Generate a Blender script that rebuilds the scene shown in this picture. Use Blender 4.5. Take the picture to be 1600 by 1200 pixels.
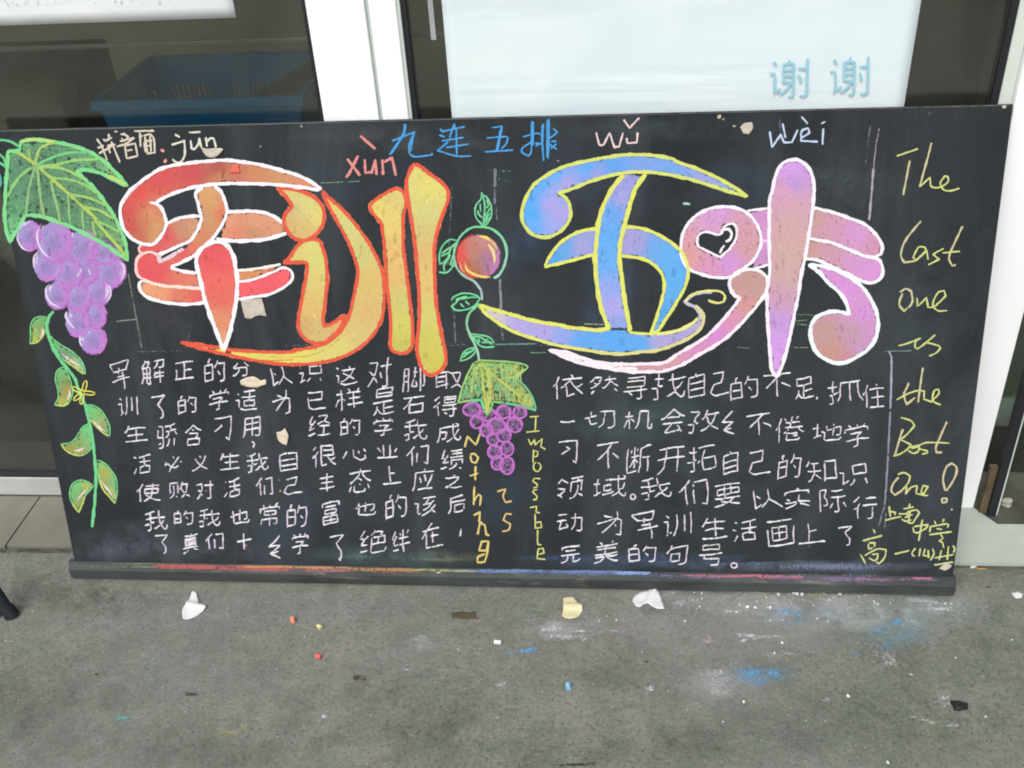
import bpy, bmesh, math, random
import numpy as np
from mathutils import Vector, Matrix, Euler
from mathutils.geometry import delaunay_2d_cdt

random.seed(7); rng = np.random.default_rng(7)
sc = bpy.context.scene
for _o in list(bpy.data.objects): bpy.data.objects.remove(_o)
COL = sc.collection

# ------------------------------------------------------------ camera, sky, sun, exposure
CAM_LOC = Vector((1.52316, -2.28577, 2.03710))
CAM_ROT = Euler((0.976977, 0.054491, 0.081208), 'XYZ')
cd = bpy.data.cameras.new('camera'); cam = bpy.data.objects.new('camera', cd); COL.objects.link(cam)
cam.location = CAM_LOC; cam.rotation_euler = CAM_ROT
cd.sensor_width = 36.0; cd.lens = 36.0; cd.clip_start = 0.05; cd.clip_end = 500
sc.camera = cam
SUN_EL, SUN_ROT = math.radians(52), math.radians(200)
w = bpy.data.worlds.new('World'); sc.world = w; w.use_nodes = True
nt = w.node_tree; bg = nt.nodes['Background']
sky = nt.nodes.new('ShaderNodeTexSky'); sky.sky_type = 'NISHITA'; sky.sun_disc = False
sky.sun_elevation = SUN_EL; sky.sun_rotation = SUN_ROT; sky.air_density = 1.6; sky.dust_density = 6.0; sky.ozone_density = 0.6
hs = nt.nodes.new('ShaderNodeHueSaturation'); hs.inputs['Saturation'].default_value = 0.30
nt.links.new(sky.outputs[0], hs.inputs['Color']); nt.links.new(hs.outputs[0], bg.inputs['Color'])
bg.inputs['Strength'].default_value = 0.11
sd = bpy.data.lights.new('sun', 'SUN'); sd.energy = 0.9; sd.angle = math.radians(40); sd.color = (1.0, 0.985, 0.96)
sun = bpy.data.objects.new('sun', sd); COL.objects.link(sun)
# sun stands in front of the shop, a little to the left, high up
sun.rotation_euler = (math.radians(42), 0, math.radians(-14))
sc.view_settings.view_transform = 'Standard'; sc.view_settings.look = 'None'
sc.view_settings.exposure = 0.62; sc.view_settings.gamma = 1.0; sc.view_settings.use_curve_mapping = False
sc.cycles.pixel_filter_type = 'BLACKMAN_HARRIS'; sc.cycles.filter_width = 1.9
sc.cycles.transparent_max_bounces = 48; sc.cycles.max_bounces = 8

RM = CAM_ROT.to_matrix()
def ray(px, py): return RM @ Vector(((px-800)/1600, -(py-600)/1600, -1))
def atY(px, py, Y):
    d = ray(px, py); t = (Y-CAM_LOC.y)/d.y; return CAM_LOC + d*t
def atZ(px, py, Z):
    d = ray(px, py); t = (Z-CAM_LOC.z)/d.z; return CAM_LOC + d*t
BTILT = 0.251544; BW, BH = 2.4098, 1.2
BO = Vector((0, -0.27, 0.057)); BV = Vector((0, math.sin(BTILT), math.cos(BTILT))); BN = Vector((0, -math.cos(BTILT), math.sin(BTILT)))
def uv(px, py):
    d = ray(px, py); t = (BO-CAM_LOC).dot(BN)/d.dot(BN); q = CAM_LOC + d*t - BO
    return (q.x, q.dot(BV))
PXM = 0.00167   # metres per photo pixel on the board

# ------------------------------------------------------------ materials
def lin(c): return tuple(((x/255)/12.92 if x/255 <= 0.04045 else ((x/255+0.055)/1.055)**2.4) for x in c)
class MT:
    def __init__(s, name):
        s.m = bpy.data.materials.new(name); s.m.use_nodes = True; s.t = s.m.node_tree; s.b = s.t.nodes['Principled BSDF']
        s.out = s.t.nodes['Material Output']; s._co = None
    def n(s, typ, **kw):
        x = s.t.nodes.new(typ)
        for k, v in kw.items(): setattr(x, k, v)
        return x
    def l(s, a, b): s.t.links.new(a, b)
    def co(s):
        if not s._co: s._co = s.n('ShaderNodeTexCoord').outputs['Object']
        return s._co
    def noise(s, scale, detail=4, rough=0.55, stretch=None, dist=0):
        x = s.n('ShaderNodeTexNoise'); x.inputs['Scale'].default_value = scale; x.inputs['Detail'].default_value = detail
        x.inputs['Roughness'].default_value = rough; x.inputs['Distortion'].default_value = dist
        if stretch:
            mp = s.n('ShaderNodeMapping'); mp.inputs['Scale'].default_value = stretch; s.l(s.co(), mp.inputs['Vector']); s.l(mp.outputs[0], x.inputs['Vector'])
        else: s.l(s.co(), x.inputs['Vector'])
        return x.outputs['Fac']
    def ramp(s, fac, stops):
        r = s.n('ShaderNodeValToRGB'); e = r.color_ramp.elements
        while len(e) < len(stops): e.new(0.5)
        for k, (p, c) in enumerate(stops):
            e[k].position = p; e[k].color = (*c, 1) if isinstance(c, tuple) else (c, c, c, 1)
        s.l(fac, r.inputs['Fac']); return r.outputs['Color']
    def mix(s, fac, a, b, mode='MIX'):
        x = s.n('ShaderNodeMix', data_type='RGBA', blend_type=mode)
        for k, v in ((0, fac), (6, a), (7, b)):
            if isinstance(v, (int, float)): x.inputs[k].default_value = v
            elif isinstance(v, tuple): x.inputs[k].default_value = (*v, 1)
            else: s.l(v, x.inputs[k])
        return x.outputs[2]
    def math(s, op, a, b=None, clamp=False):
        x = s.n('ShaderNodeMath', operation=op, use_clamp=clamp)
        for k, v in ((0, a), (1, b)):
            if v is None: continue
            if isinstance(v, (int, float)): x.inputs[k].default_value = v
            else: s.l(v, x.inputs[k])
        return x.outputs[0]
    def bump(s, h, strength=0.3, dist=0.002):
        x = s.n('ShaderNodeBump'); x.inputs['Strength'].default_value = strength; x.inputs['Distance'].default_value = dist
        s.l(h, x.inputs['Height']); s.l(x.outputs[0], s.b.inputs['Normal'])
    def set(s, **kw):
        for k, v in kw.items():
            i = s.b.inputs[k.replace('_', ' ')]
            if isinstance(v, (int, float)): i.default_value = v
            elif isinstance(v, tuple): i.default_value = (*v, 1) if len(v) == 3 else v
            else: s.l(v, i)
        return s

# chalk: pigment colour and pressure come from the stroke itself, grain from the slate
def chalk_material(name, scale=380, soft=0.13, lo=0.05, hi=0.85, contrast=(0.30, 0.70)):
    M = MT(name)
    a = M.n('ShaderNodeAttribute', attribute_name='pigment'); d = M.n('ShaderNodeAttribute', attribute_name='press')
    n1 = M.noise(scale, 3, 0.65); n2 = M.noise(scale*0.30, 2, 0.5)
    n3 = M.noise(scale*0.55, 3, 0.6, (1, 1, 0.16))
    n = M.math('ADD', M.math('ADD', M.math('MULTIPLY', n1, 0.52), M.math('MULTIPLY', n2, 0.22)), M.math('MULTIPLY', n3, 0.26))
    mr = M.n('ShaderNodeMapRange'); M.l(n, mr.inputs[0])
    mr.inputs[1].default_value = contrast[0]; mr.inputs[2].default_value = contrast[1]; mr.inputs[3].default_value = lo; mr.inputs[4].default_value = hi
    x = M.math('SUBTRACT', d.outputs['Fac'], mr.outputs[0])
    al = M.math('DIVIDE', x, soft, clamp=True)
    al = M.math('MULTIPLY', al, M.math('MULTIPLY', M.math('ADD', d.outputs['Fac'], 0.9, clamp=True), 1.0))
    nn = M.noise(170, 5, 0.75); v = M.ramp(nn, [(0.30, 0.82), (0.70, 1.08)])
    col = M.mix(1.0, a.outputs['Color'], v, 'MULTIPLY')
    M.set(Base_Color=col, Roughness=0.95, Specular_IOR_Level=0.1)
    tr = M.n('ShaderNodeBsdfTransparent'); ms = M.n('ShaderNodeMixShader')
    M.l(al, ms.inputs[0]); M.l(tr.outputs[0], ms.inputs[1]); M.l(M.b.outputs[0], ms.inputs[2]); M.l(ms.outputs[0], M.out.inputs['Surface'])
    return M.m
CHALK = chalk_material('chalk_on_slate')
SMEAR = chalk_material('chalk_dust_on_ground', 150, 0.55, 0.02, 0.80, (0.38, 0.62))

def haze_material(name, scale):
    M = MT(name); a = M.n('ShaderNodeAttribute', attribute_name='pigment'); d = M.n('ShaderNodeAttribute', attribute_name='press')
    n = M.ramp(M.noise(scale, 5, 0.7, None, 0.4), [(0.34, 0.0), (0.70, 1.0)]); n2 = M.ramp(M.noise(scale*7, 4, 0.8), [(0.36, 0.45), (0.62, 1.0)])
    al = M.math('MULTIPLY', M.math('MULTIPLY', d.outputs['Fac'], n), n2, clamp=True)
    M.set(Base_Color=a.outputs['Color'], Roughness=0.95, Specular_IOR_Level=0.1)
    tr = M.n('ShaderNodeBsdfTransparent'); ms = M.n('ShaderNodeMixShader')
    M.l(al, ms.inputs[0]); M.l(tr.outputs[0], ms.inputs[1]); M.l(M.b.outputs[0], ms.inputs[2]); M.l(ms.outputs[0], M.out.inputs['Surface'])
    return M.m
HAZE = haze_material('thin_chalk_haze', 16)
HAZEG = haze_material('thin_patches_on_concrete', 15)

def board_mat():
    M = MT('blackboard_paint')
    base = M.mix(M.ramp(M.noise(1.6, 5, 0.6, (1, 1, .6)), [(0.35, 0.0), (0.7, 1.0)]), (0.013, 0.016, 0.020), (0.025, 0.030, 0.033))
    # rubbed-out chalk: vertical wipes and cloudy bluish dust
    wipe = M.ramp(M.noise(5.5, 5, 0.62, (1, 1, .22), 0.6), [(0.50, 0.0), (0.78, 1.0)])
    c = M.mix(M.math('MULTIPLY', wipe, 0.50), base, (0.062, 0.076, 0.084))
    cl = M.ramp(M.noise(2.6, 4, 0.6), [(0.52, 0.0), (0.75, 1.0)])
    c = M.mix(M.math('MULTIPLY', cl, 0.35), c, (0.035, 0.056, 0.080))
    sp = M.ramp(M.noise(210, 2, 0.5), [(0.60, 0.0), (0.78, 1.0)])
    c = M.mix(M.math('MULTIPLY', sp, 0.30), c, (0.12, 0.13, 0.13))
    M.set(Base_Color=c, Roughness=0.75, Specular_IOR_Level=0.15); M.bump(M.noise(320, 3, 0.6), 0.25, 0.0006); return M.m
BOARD = board_mat()
def wood_dark():
    M = MT('black_painted_wood')
    c = M.mix(M.ramp(M.noise(9, 5, 0.65, (.3, 1, 1)), [(0.4, 0.0), (0.75, 1.0)]), (0.018, 0.022, 0.025), (0.060, 0.070, 0.064))
    c = M.mix(M.math('MULTIPLY', M.ramp(M.noise(26, 4, 0.7, (.3, 1, 1)), [(0.60, 0.0), (0.74, 1.0)]), 0.5), c, (0.20, 0.20, 0.15))
    M.set(Base_Color=c, Roughness=0.75); M.bump(M.noise(90, 4, 0.6, (.2, 1, 1)), 0.3, 0.001); return M.m
WOODD = wood_dark()
def ground_mat():
    M = MT('concrete_ground')
    a = M.ramp(M.noise(1.7, 6, 0.65), [(0.34, 0.0), (0.66, 1.0)])
    c = M.mix(a, (0.096, 0.110, 0.082), (0.182, 0.178, 0.154))
    g = M.ramp(M.noise(85, 4, 0.9), [(0.36, 0.0), (0.64, 1.0)])
    c = M.mix(M.math('MULTIPLY', g, 0.60), c, (0.262, 0.262, 0.235))
    m2 = M.ramp(M.noise(13, 5, 0.75), [(0.42, 0.0), (0.66, 1.0)])
    c = M.mix(M.math('MULTIPLY', m2, 0.45), c, (0.090, 0.098, 0.080))
    dk = M.ramp(M.noise(88, 4, 0.8), [(0.54, 0.0), (0.62, 1.0)])
    c = M.mix(M.math('MULTIPLY', dk, 0.75), c, (0.035, 0.042, 0.046))
    gr = M.ramp(M.noise(26, 4, 0.75), [(0.46, 0.0), (0.62, 1.0)])
    c = M.mix(M.math('MULTIPLY', gr, 0.40), c, (0.088, 0.135, 0.078))
    pk = M.ramp(M.noise(31, 4, 0.8), [(0.54, 0.0), (0.66, 1.0)])
    c = M.mix(M.math('MULTIPLY', pk, 0.32), c, (0.215, 0.170, 0.180))
    bl = M.ramp(M.noise(37, 4, 0.8), [(0.57, 0.0), (0.68, 1.0)])
    c = M.mix(M.math('MULTIPLY', bl, 0.30), c, (0.110, 0.175, 0.185))
    st = M.ramp(M.noise(5, 5, 0.65), [(0.54, 0.0), (0.74, 1.0)])
    c = M.mix(M.math('MULTIPLY', st, 0.55), c, (0.060, 0.063, 0.056))
    b2 = M.ramp(M.noise(0.8, 4, 0.55, None, 0.5), [(0.40, 0.0), (0.62, 1.0)])
    c = M.mix(M.math('MULTIPLY', b2, 0.30), c, (0.185, 0.188, 0.195))
    lt = M.ramp(M.noise(190, 2, 0.5), [(0.66, 0.0), (0.72, 1.0)])
    c = M.mix(M.math('MULTIPLY', lt, 0.6), c, (0.46, 0.46, 0.44))
    M.set(Base_Color=c, Roughness=0.95, Specular_IOR_Level=0.12)
    h = M.math('ADD', M.noise(110, 5, 0.8), M.math('MULTIPLY', M.noise(12, 4, 0.6), 1.2)); M.bump(h, 0.75, 0.003); return M.m
GROUND = ground_mat()
def simple(name, col, rough=0.6, var=0.12, scale=12, bump=0.0, spec=0.4, metal=0.0):
    M = MT(name); d = tuple(max(x*(1-var*2), 0) for x in col)
    c = M.mix(M.ramp(M.noise(scale, 5, 0.6), [(0.35, 0.0), (0.7, 1.0)]), d, col)
    M.set(Base_Color=c, Roughness=rough, Specular_IOR_Level=spec, Metallic=metal)
    if bump: M.bump(M.noise(scale*9, 4, 0.6), bump, 0.001)
    return M.m
WHITE = simple('white_door_frame', (0.84, 0.86, 0.88), 0.32, 0.015, 3)
FRAMEG = simple('frame_edge_grey', (0.50, 0.56, 0.53), 0.4, 0.04, 5)
RUBBER = simple('black_rubber', (0.012, 0.013, 0.018), 0.6, 0.1)
TILE = simple('step_tile', (0.185, 0.18, 0.15), 0.55, 0.12, 5, 0.1)
TILER = simple('light_sill_stone', (0.40, 0.44, 0.40), 0.55, 0.10, 5, 0.1)
GROUT = simple('old_mortar', (0.14, 0.15, 0.12), 0.9, 0.3, 20, 0.5)
MATT = simple('dark_worn_floor', (0.085, 0.090, 0.070), 0.85, 0.3, 9, 0.3)
ROOMW = simple('room_wall', (0.42, 0.39, 0.33), 0.8, 0.1, 3)
ROOMF = simple('room_floor', (0.22, 0.22, 0.19), 0.5, 0.15, 3)
BLUEP = simple('blue_crate_plastic', (0.012, 0.34, 0.90), 0.4, 0.1, 6)
BROWN = simple('dark_brown_card', (0.055, 0.042, 0.028), 0.85, 0.15, 6)
BAG = simple('black_bag', (0.010, 0.010, 0.010), 0.6, 0.2, 12)
RUST = simple('rusty_wood', (0.13, 0.10, 0.055), 0.9, 0.3, 25, 0.5)
LUMP = simple('pale_mortar', (0.42, 0.41, 0.34), 0.95, 0.2, 40, 0.7)
BLUED = simple('dark_blue_paint', (0.016, 0.022, 0.032), 0.6, 0.25, 30, 0.2)
OCHRE = simple('ochre_worn_foot', (0.15, 0.12, 0.045), 0.9, 0.4, 40, 0.4)
PAPERW = simple('white_paper', (0.60, 0.60, 0.63), 0.8, 0.05, 30, 0.25, 0.2)
PAPERC = simple('cream_paper', (0.62, 0.57, 0.36), 0.8, 0.08, 60, 0.25, 0.2)
PAPERT = simple('stained_paper', (0.50, 0.46, 0.40), 0.85, 0.12, 70, 0.3, 0.2)
PAPERP = simple('pinkish_paper', (0.62, 0.53, 0.42), 0.85, 0.10, 60, 0.3, 0.2)
TAPE = simple('clear_tape_residue', (0.35, 0.38, 0.38), 0.3, 0.1)
def poster_mat(name, base, tint):
    M = MT(name); f = M.ramp(M.noise(3.2, 4, 0.55, (1, 1, 2.2), 0.8), [(0.35, 0.0), (0.7, 1.0)])
    c = M.mix(f, base, tint); M.set(Base_Color=c, Roughness=0.45, Specular_IOR_Level=0.35)
    M.bump(M.noise(2.2, 3, 0.45, (.5, 1, 3.0), 0.8), 0.30, 0.02); return M.m
POSTER = poster_mat('thick_white_poster', (0.60, 0.70, 0.745), (0.66, 0.735, 0.76))
POSTERL = poster_mat('left_white_poster', (0.62, 0.66, 0.68), (0.68, 0.71, 0.72))
def glass_mat(name, tint, refl):
    M = MT(name); M.t.nodes.remove(M.b)
    g = M.n('ShaderNodeBsdfGlossy'); g.inputs['Roughness'].default_value = 0.015; g.inputs['Color'].default_value = (0.9, 0.95, 0.93, 1)
    t = M.n('ShaderNodeBsdfTransparent'); t.inputs['Color'].default_value = (*tint, 1)
    fr = M.n('ShaderNodeFresnel'); fr.inputs['IOR'].default_value = 1.52
    k = M.math('MULTIPLY', fr.outputs[0], refl, clamp=True)
    ms = M.n('ShaderNodeMixShader'); M.l(k, ms.inputs[0]); M.l(t.outputs[0], ms.inputs[1]); M.l(g.outputs[0], ms.inputs[2])
    df = M.n('ShaderNodeBsdfDiffuse'); df.inputs['Color'].default_value = (0.62, 0.60, 0.55, 1)   # grime film that also paints murky reflections into the pane
    gk = M.ramp(M.noise(2.4, 5, 0.62, (1, 1, .5), 1.2), [(0.34, 0.004), (0.75, 0.045)])
    m2 = M.n('ShaderNodeMixShader'); M.l(gk, m2.inputs[0]); M.l(ms.outputs[0], m2.inputs[1]); M.l(df.outputs[0], m2.inputs[2]); M.l(m2.outputs[0], M.out.inputs['Surface'])
    return M.m
GLASS = glass_mat('window_glass', (0.84, 0.85, 0.80), 2.0)
GLASSG = glass_mat('greenish_door_glass', (0.50, 0.60, 0.52), 2.2)
def solid(name, c, rough=0.9): return simple(name, c, rough, 0.12, 140, 0.3, 0.15)

# ------------------------------------------------------------ helpers
def link(name, me, m=None, parent=None):
    o = bpy.data.objects.new(name, me); COL.objects.link(o)
    if m: me.materials.append(m)
    if parent: o.parent = parent
    return o
def tag(o, label=None, cat=None, group=None, kind=None):
    if label: o['label'] = label
    if cat: o['category'] = cat
    if group: o['group'] = group
    if kind: o['kind'] = kind
    return o
def empty(name, loc, rot=(0, 0, 0)):
    o = bpy.data.objects.new(name, None); COL.objects.link(o); o.location = loc; o.rotation_euler = rot; o.empty_display_size = 0.05; return o
def bm_box(bm, x0, x1, y0, y1, z0, z1):
    v = [bm.verts.new((x, y, z)) for z in (z0, z1) for y in (y0, y1) for x in (x0, x1)]
    for f in ((0, 2, 3, 1), (4, 5, 7, 6), (0, 1, 5, 4), (2, 6, 7, 3), (0, 4, 6, 2), (1, 3, 7, 5)): bm.faces.new([v[k] for k in f])
def fin(bm, name, m, parent=None, bev=0.0, seg=2):
    if bev: bmesh.ops.bevel(bm, geom=bm.edges[:], offset=bev, segments=seg, profile=0.6, affect='EDGES')
    bmesh.ops.recalc_face_normals(bm, faces=bm.faces)
    me = bpy.data.meshes.new(name); bm.to_mesh(me); bm.free(); return link(name, me, m, parent)
def box(name, m, x0, x1, y0, y1, z0, z1, parent=None, bev=0.0):
    bm = bmesh.new(); bm_box(bm, x0, x1, y0, y1, z0, z1); return fin(bm, name, m, parent, bev)

# ------------------------------------------------------------ setting
bm = bmesh.new(); v = [bm.verts.new(c) for c in ((-60, -80, 0), (60, -80, 0), (60, 40, 0), (-60, 40, 0))]; bm.faces.new(v)
g = fin(bm, 'ground', GROUND); tag(g, kind='structure')

ST_Y, ST_Z = -0.180, 0.030        # front edge and height of the doorstep
# doorstep: mortar bed with tiles
st = box('doorstep', GROUT, -3.2, 5.6, ST_Y+0.006, 0.62, 0.0, ST_Z-0.004); tag(st, kind='structure')
j = atZ(58, 784, ST_Z); j2 = atZ(15, 842, ST_Z)
xj = (j.x+j2.x)/2
tx = [xj-2.4, xj-1.8, xj-1.2, xj-0.6, xj, xj+0.6, xj+1.2, xj+1.8, xj+2.4]
for k in range(len(tx)-1):
    a, b = tx[k]+0.002, tx[k+1]-0.002
    box('tile', TILE, a, b, ST_Y+rng.uniform(-.002, .002), 0.044, ST_Z-0.012, ST_Z+rng.uniform(-.0006, .0006), st, 0.0015)
# pale stone sill on the right of the blackboard, with a cut corner
q0 = tx[-1]+0.002
pa = [(q0, ST_Y), (q0+0.9, ST_Y-0.002), (q0+0.9, -0.026), (2.600, -0.026), (2.570, 0.018), (2.556, 0.042), (q0, 0.042)]
bm = bmesh.new(); vs = [bm.verts.new((x, y, ST_Z)) for x, y in pa]; f = bm.faces.new(vs)
r_ = bmesh.ops.extrude_face_region(bm, geom=[f]); 
for e_ in r_['geom']:
    if isinstance(e_, bmesh.types.BMVert): e_.co.z -= 0.014
fin(bm, 'sill_stone', TILER, st, 0.001)
bm = bmesh.new(); bm_box(bm, q0+0.902, q0+2.2, ST_Y, 0.10, ST_Z-0.012, ST_Z); fin(bm, 'sill_stone', TILER, st, 0.001)
fl = box('inner_floor', MATT, 2.558, 3.40, -0.0235, 0.40, ST_Z-0.010, ST_Z-0.003); tag(fl, kind='structure')

FY = 0.047   # front face of the door frames
# centre post
cp = empty('door_post', (0.94, FY, ST_Z)); tag(cp, 'wide white ridged door post rising behind the blackboard, between the two glass panes', 'door post')
def loc(o, parent): o.parent = parent; o.matrix_parent_inverse = Matrix.Translation(-parent.location); return o
def pbox(name, m, parent, *a, bev=0.0): return loc(box(name, m, *a, bev=bev), parent)
TOP = 2.45
X0, X1 = 0.833, 1.052
pbox('post_strip', WHITE, cp, X0, X0+0.073, FY+0.012, FY+0.09, ST_Z, TOP, bev=0.003)
pbox('post_strip', WHITE, cp, X0+0.0735, X0+0.138, FY, FY+0.09, ST_Z, TOP, bev=0.004)
pbox('groove', FRAMEG, cp, X0+0.1385, X0+0.146, FY+0.010, FY+0.09, ST_Z, TOP)
pbox('post_strip', WHITE, cp, X0+0.1465, X1-0.010, FY+0.002, FY+0.09, ST_Z, TOP, bev=0.004)
pbox('edge_strip', FRAMEG, cp, X1-0.0098, X1-0.002, FY+0.006, FY+0.085, ST_Z, TOP, bev=0.0015)
# left shop window
lw = empty('shop_window', (-0.6, FY, ST_Z)); tag(lw, 'dark glass shop window left of the ridged white post, blue crate behind it', 'window')
pbox('bottom_rail', simple('grey_rail', (0.42, 0.44, 0.43), 0.4, 0.08, 6), lw, -3.0, X0-0.001, FY+0.002, FY+0.05, ST_Z+0.0, 0.098, bev=0.003)
pbox('gasket', RUBBER, lw, -3.0, X0-0.001, FY+0.008, FY+0.045, 0.0985, 0.106)
pbox('gasket', RUBBER, lw, X0-0.008, X0-0.001, FY+0.012, FY+0.04, 0.1065, TOP-0.06)
pbox('glass_pane', GLASS, lw, -3.0, X0-0.0085, FY+0.024, FY+0.030, 0.1065, TOP-0.06)
pbox('top_rail', WHITE, lw, -3.0, X0-0.001, FY+0.002, FY+0.05, TOP-0.0595, TOP, bev=0.003)
# right glass door
X2 = 2.388
rd = empty('glass_door', (1.7, FY, ST_Z)); tag(rd, 'glass door with a big white poster, between the ridged post and the right hand post', 'door')
pbox('gasket', RUBBER, rd, X1-0.0015, X1+0.010, FY+0.012, FY+0.045, 0.14, TOP-0.06)
pbox('gasket', RUBBER, rd, X2-0.016, X2-0.001, FY+0.012, FY+0.045, 0.14, TOP-0.06)
pbox('glass_pane', GLASS, rd, X1+0.0105, X2-0.0165, FY+0.024, FY+0.030, 0.14, TOP-0.06)
pbox('bottom_rail', WHITE, rd, X1-0.0015, X2-0.001, FY+0.008, FY+0.05, ST_Z+0.004, 0.1395, bev=0.003)
pbox('top_rail', WHITE, rd, X1-0.0015, X2-0.001, FY+0.008, FY+0.05, TOP-0.0595, TOP, bev=0.003)
# right post
rp = empty('door_post', (2.47, FY, ST_Z)); tag(rp, 'smooth white door post behind the right edge of the blackboard, beside the black stile', 'door post')
pbox('edge_strip', simple('shaded_post_edge', (0.56, 0.62, 0.58), 0.4, 0.04, 5), rp, X2, X2+0.028, FY+0.010, FY+0.09, ST_Z, TOP, bev=0.002)  # recess shading is put into the greyer colour of this strip
pbox('post_face', WHITE, rp, X2+0.0285, 2.553, FY-0.008, FY+0.09, ST_Z, TOP, bev=0.004)
# side glass further right
SG = 0.205
sg = empty('side_glass_panel', (2.9, SG, ST_Z)); tag(sg, 'green tinted side panel right of the smooth white post, its foot on the dark floor', 'glass panel')
pbox('glass_pane', GLASSG, sg, 2.56, 3.9, SG, SG+0.006, ST_Z+0.004, TOP)
bs = atY(1553, 786, 0.012); bt = atY(1600, 612, 0.012)
sl = empty('door_stile', (bs.x, 0.012, ST_Z)); tag(sl, 'thin black upright stile standing on the dark floor at the right edge', 'door stile')
pbox('stile', RUBBER, sl, bs.x-0.010, bs.x+0.012, 0.006, 0.030, ST_Z, TOP, bev=0.002)
pbox('pane_edge', FRAMEG, sl, bs.x+0.0125, bs.x+0.017, 0.010, 0.024, ST_Z, TOP)
bl = atY(1538, 800, -0.005)
bk = box('door_stop_stick', RUST, bl.x-0.002, bl.x+0.020, 0.020, 0.036, ST_Z-0.003, ST_Z+0.165, bev=0.002)
bk.rotation_euler = (0, 0, 0); tag(bk, 'short brown weathered stick upright beside the black stile', 'stick')
def lump(name, x, y, z, sx, sy, sz, m, label, cat, group=None):
    bm = bmesh.new(); bmesh.ops.create_icosphere(bm, subdivisions=3, radius=1)
    ph = rng.uniform(0, 9, 3)
    for vv in bm.verts:
        c = vv.co; k = 1+0.16*math.sin(3.1*c.x+ph[0])+0.13*math.sin(4.3*c.y+ph[1])+0.12*math.sin(5*c.z+ph[2])+rng.uniform(-.05, .05)
        vv.co = Vector((max(-.8, min(.8, c.x))*k*sx, max(-.8, min(.8, c.y))*k*sy, max(-.8, min(.8, c.z))*k*sz+sz*.75))
    o = fin(bm, name, m); o.location = (x, y, z); tag(o, label, cat, group)
    for p_ in o.data.polygons: p_.use_smooth = True
    return o
l1 = atZ(1546, 795, ST_Z); l2 = atZ(1572, 789, ST_Z)
lump('mortar_lump', l1.x, l1.y+.004, ST_Z-.004, .013, .012, .014, LUMP, 'pale crumbly lump at the foot of the brown stick', 'mortar lump')
lump('mortar_lump', l2.x, l2.y+.004, ST_Z-.004, .018, .014, .013, LUMP, 'pale crumbly lump on the dark floor right of the black stile', 'mortar lump')
c1 = atZ(1546, 832, ST_Z)
# shop walls above and round the windows
wl = box('shop_wall', simple('outer_wall', (0.55, 0.54, 0.50), 0.9, 0.1, 4, 0.3), -3.2, 5.6, FY-0.02, 0.30, TOP+0.001, 4.2); tag(wl, kind='structure')
wl = box('shop_wall', simple('outer_wall_side', (0.55, 0.54, 0.50), 0.9, 0.1, 4, 0.3), -4.6, -3.001, FY-0.02, 0.30, 0, 4.2); tag(wl, kind='structure')
# the dark room behind
for n_, a_ in (('room_back_wall', (-4.6, 5.6, 1.9, 2.0, 0, 3)), ('room_side_wall', (-4.6, -4.5, .301, 1.899, 0, 3)), ('room_side_wall', (5.5, 5.6, .301, 1.899, 0, 3)), ('room_ceiling', (-4.6, 5.6, .301, 2.0, 3.001, 3.1))):
    tag(box(n_, ROOMW, *a_), kind='structure')
tag(box('room_floor', ROOMF, -4.5, 2.50, 0.621, 1.899, 0.0, 0.02), kind='structure')
tag(box('room_partition', simple('greenish_partition', (0.13, 0.17, 0.12), 0.7, 0.15, 3), 2.50, 5.5, SG+0.32, SG+0.38, 0.035, 3), kind='structure')

# ------------------------------------------------------------ things behind the left window
def crate(x0, x1, y0, y1, z0, h, label):
    root = empty('plastic_crate', ((x0+x1)/2, (y0+y1)/2, z0)); tag(root, label, 'crate', 'blue plastic crates behind the window')
    hx, hy = (x1-x0)/2, (y1-y0)/2; t = 0.01
    ins = 0.045
    def ring(zs):   # loops of a tapered open box
        return zs
    bm = bmesh.new()
    def rect(z, k): a, b = hx-ins*(1-k), hy-ins*(1-k); return [bm.verts.new(c) for c in ((-a, -b, z), (a, -b, z), (a, b, z), (-a, b, z))]
    a = rect(0, 0); b = rect(h*0.28, .28); c = rect(h*0.72, .72); d = rect(h, 1)
    def side(p, q, k): bm.faces.new([p[k], p[(k+1) % 4], q[(k+1) % 4], q[k]])
    bm.faces.new(a)
    for k in range(4): side(a, b, k); side(c, d, k)
    # slotted middle band made of bars
    for k in range(4):
        P0, P1, Q0, Q1 = b[k].co, b[(k+1) % 4].co, c[k].co, c[(k+1) % 4].co
        n = 34 if k % 2 == 0 else 20
        for q in range(n):
            solidseg = (q % 12) > 7 or q < 2 or q > n-3
            u0, u1 = q/n, (q+(1.0 if solidseg else 0.48))/n
            bm.faces.new([bm.verts.new(P0.lerp(P1, u0)), bm.verts.new(P0.lerp(P1, u1)), bm.verts.new(Q0.lerp(Q1, u1)), bm.verts.new(Q0.lerp(Q1, u0))])
    o = fin(bm, 'crate_body', BLUEP, root); md = o.modifiers.new('t', 'SOLIDIFY'); md.thickness = 0.005
    bm = bmesh.new()
    for (ax, bx, ay, by) in ((-hx-.012, hx+.012, -hy-.012, -hy+.006), (-hx-.012, hx+.012, hy-.006, hy+.012), (-hx-.012, -hx+.006, -hy+.0065, hy-.0065), (hx-.006, hx+.012, -hy+.0065, hy-.0065)):
        bm_box(bm, ax, bx, ay, by, h-.022, h+.004)
    fin(bm, 'rim', BLUEP, root, 0.002); return root
CY = 0.42
ca = atY(150, 160, CY); cb = atY(468, 150, CY)
zr = ca.z
zb = zr-0.30
crate(ca.x, cb.x, CY, CY+0.42, zb, 0.30, 'uppermost blue plastic crate with slotted sides, seen through the left glass')
crate(ca.x+0.01, cb.x-.01, CY+0.01, CY+0.41, zb-0.305, 0.30, 'blue plastic crate supporting the uppermost one behind the left glass')
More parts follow.
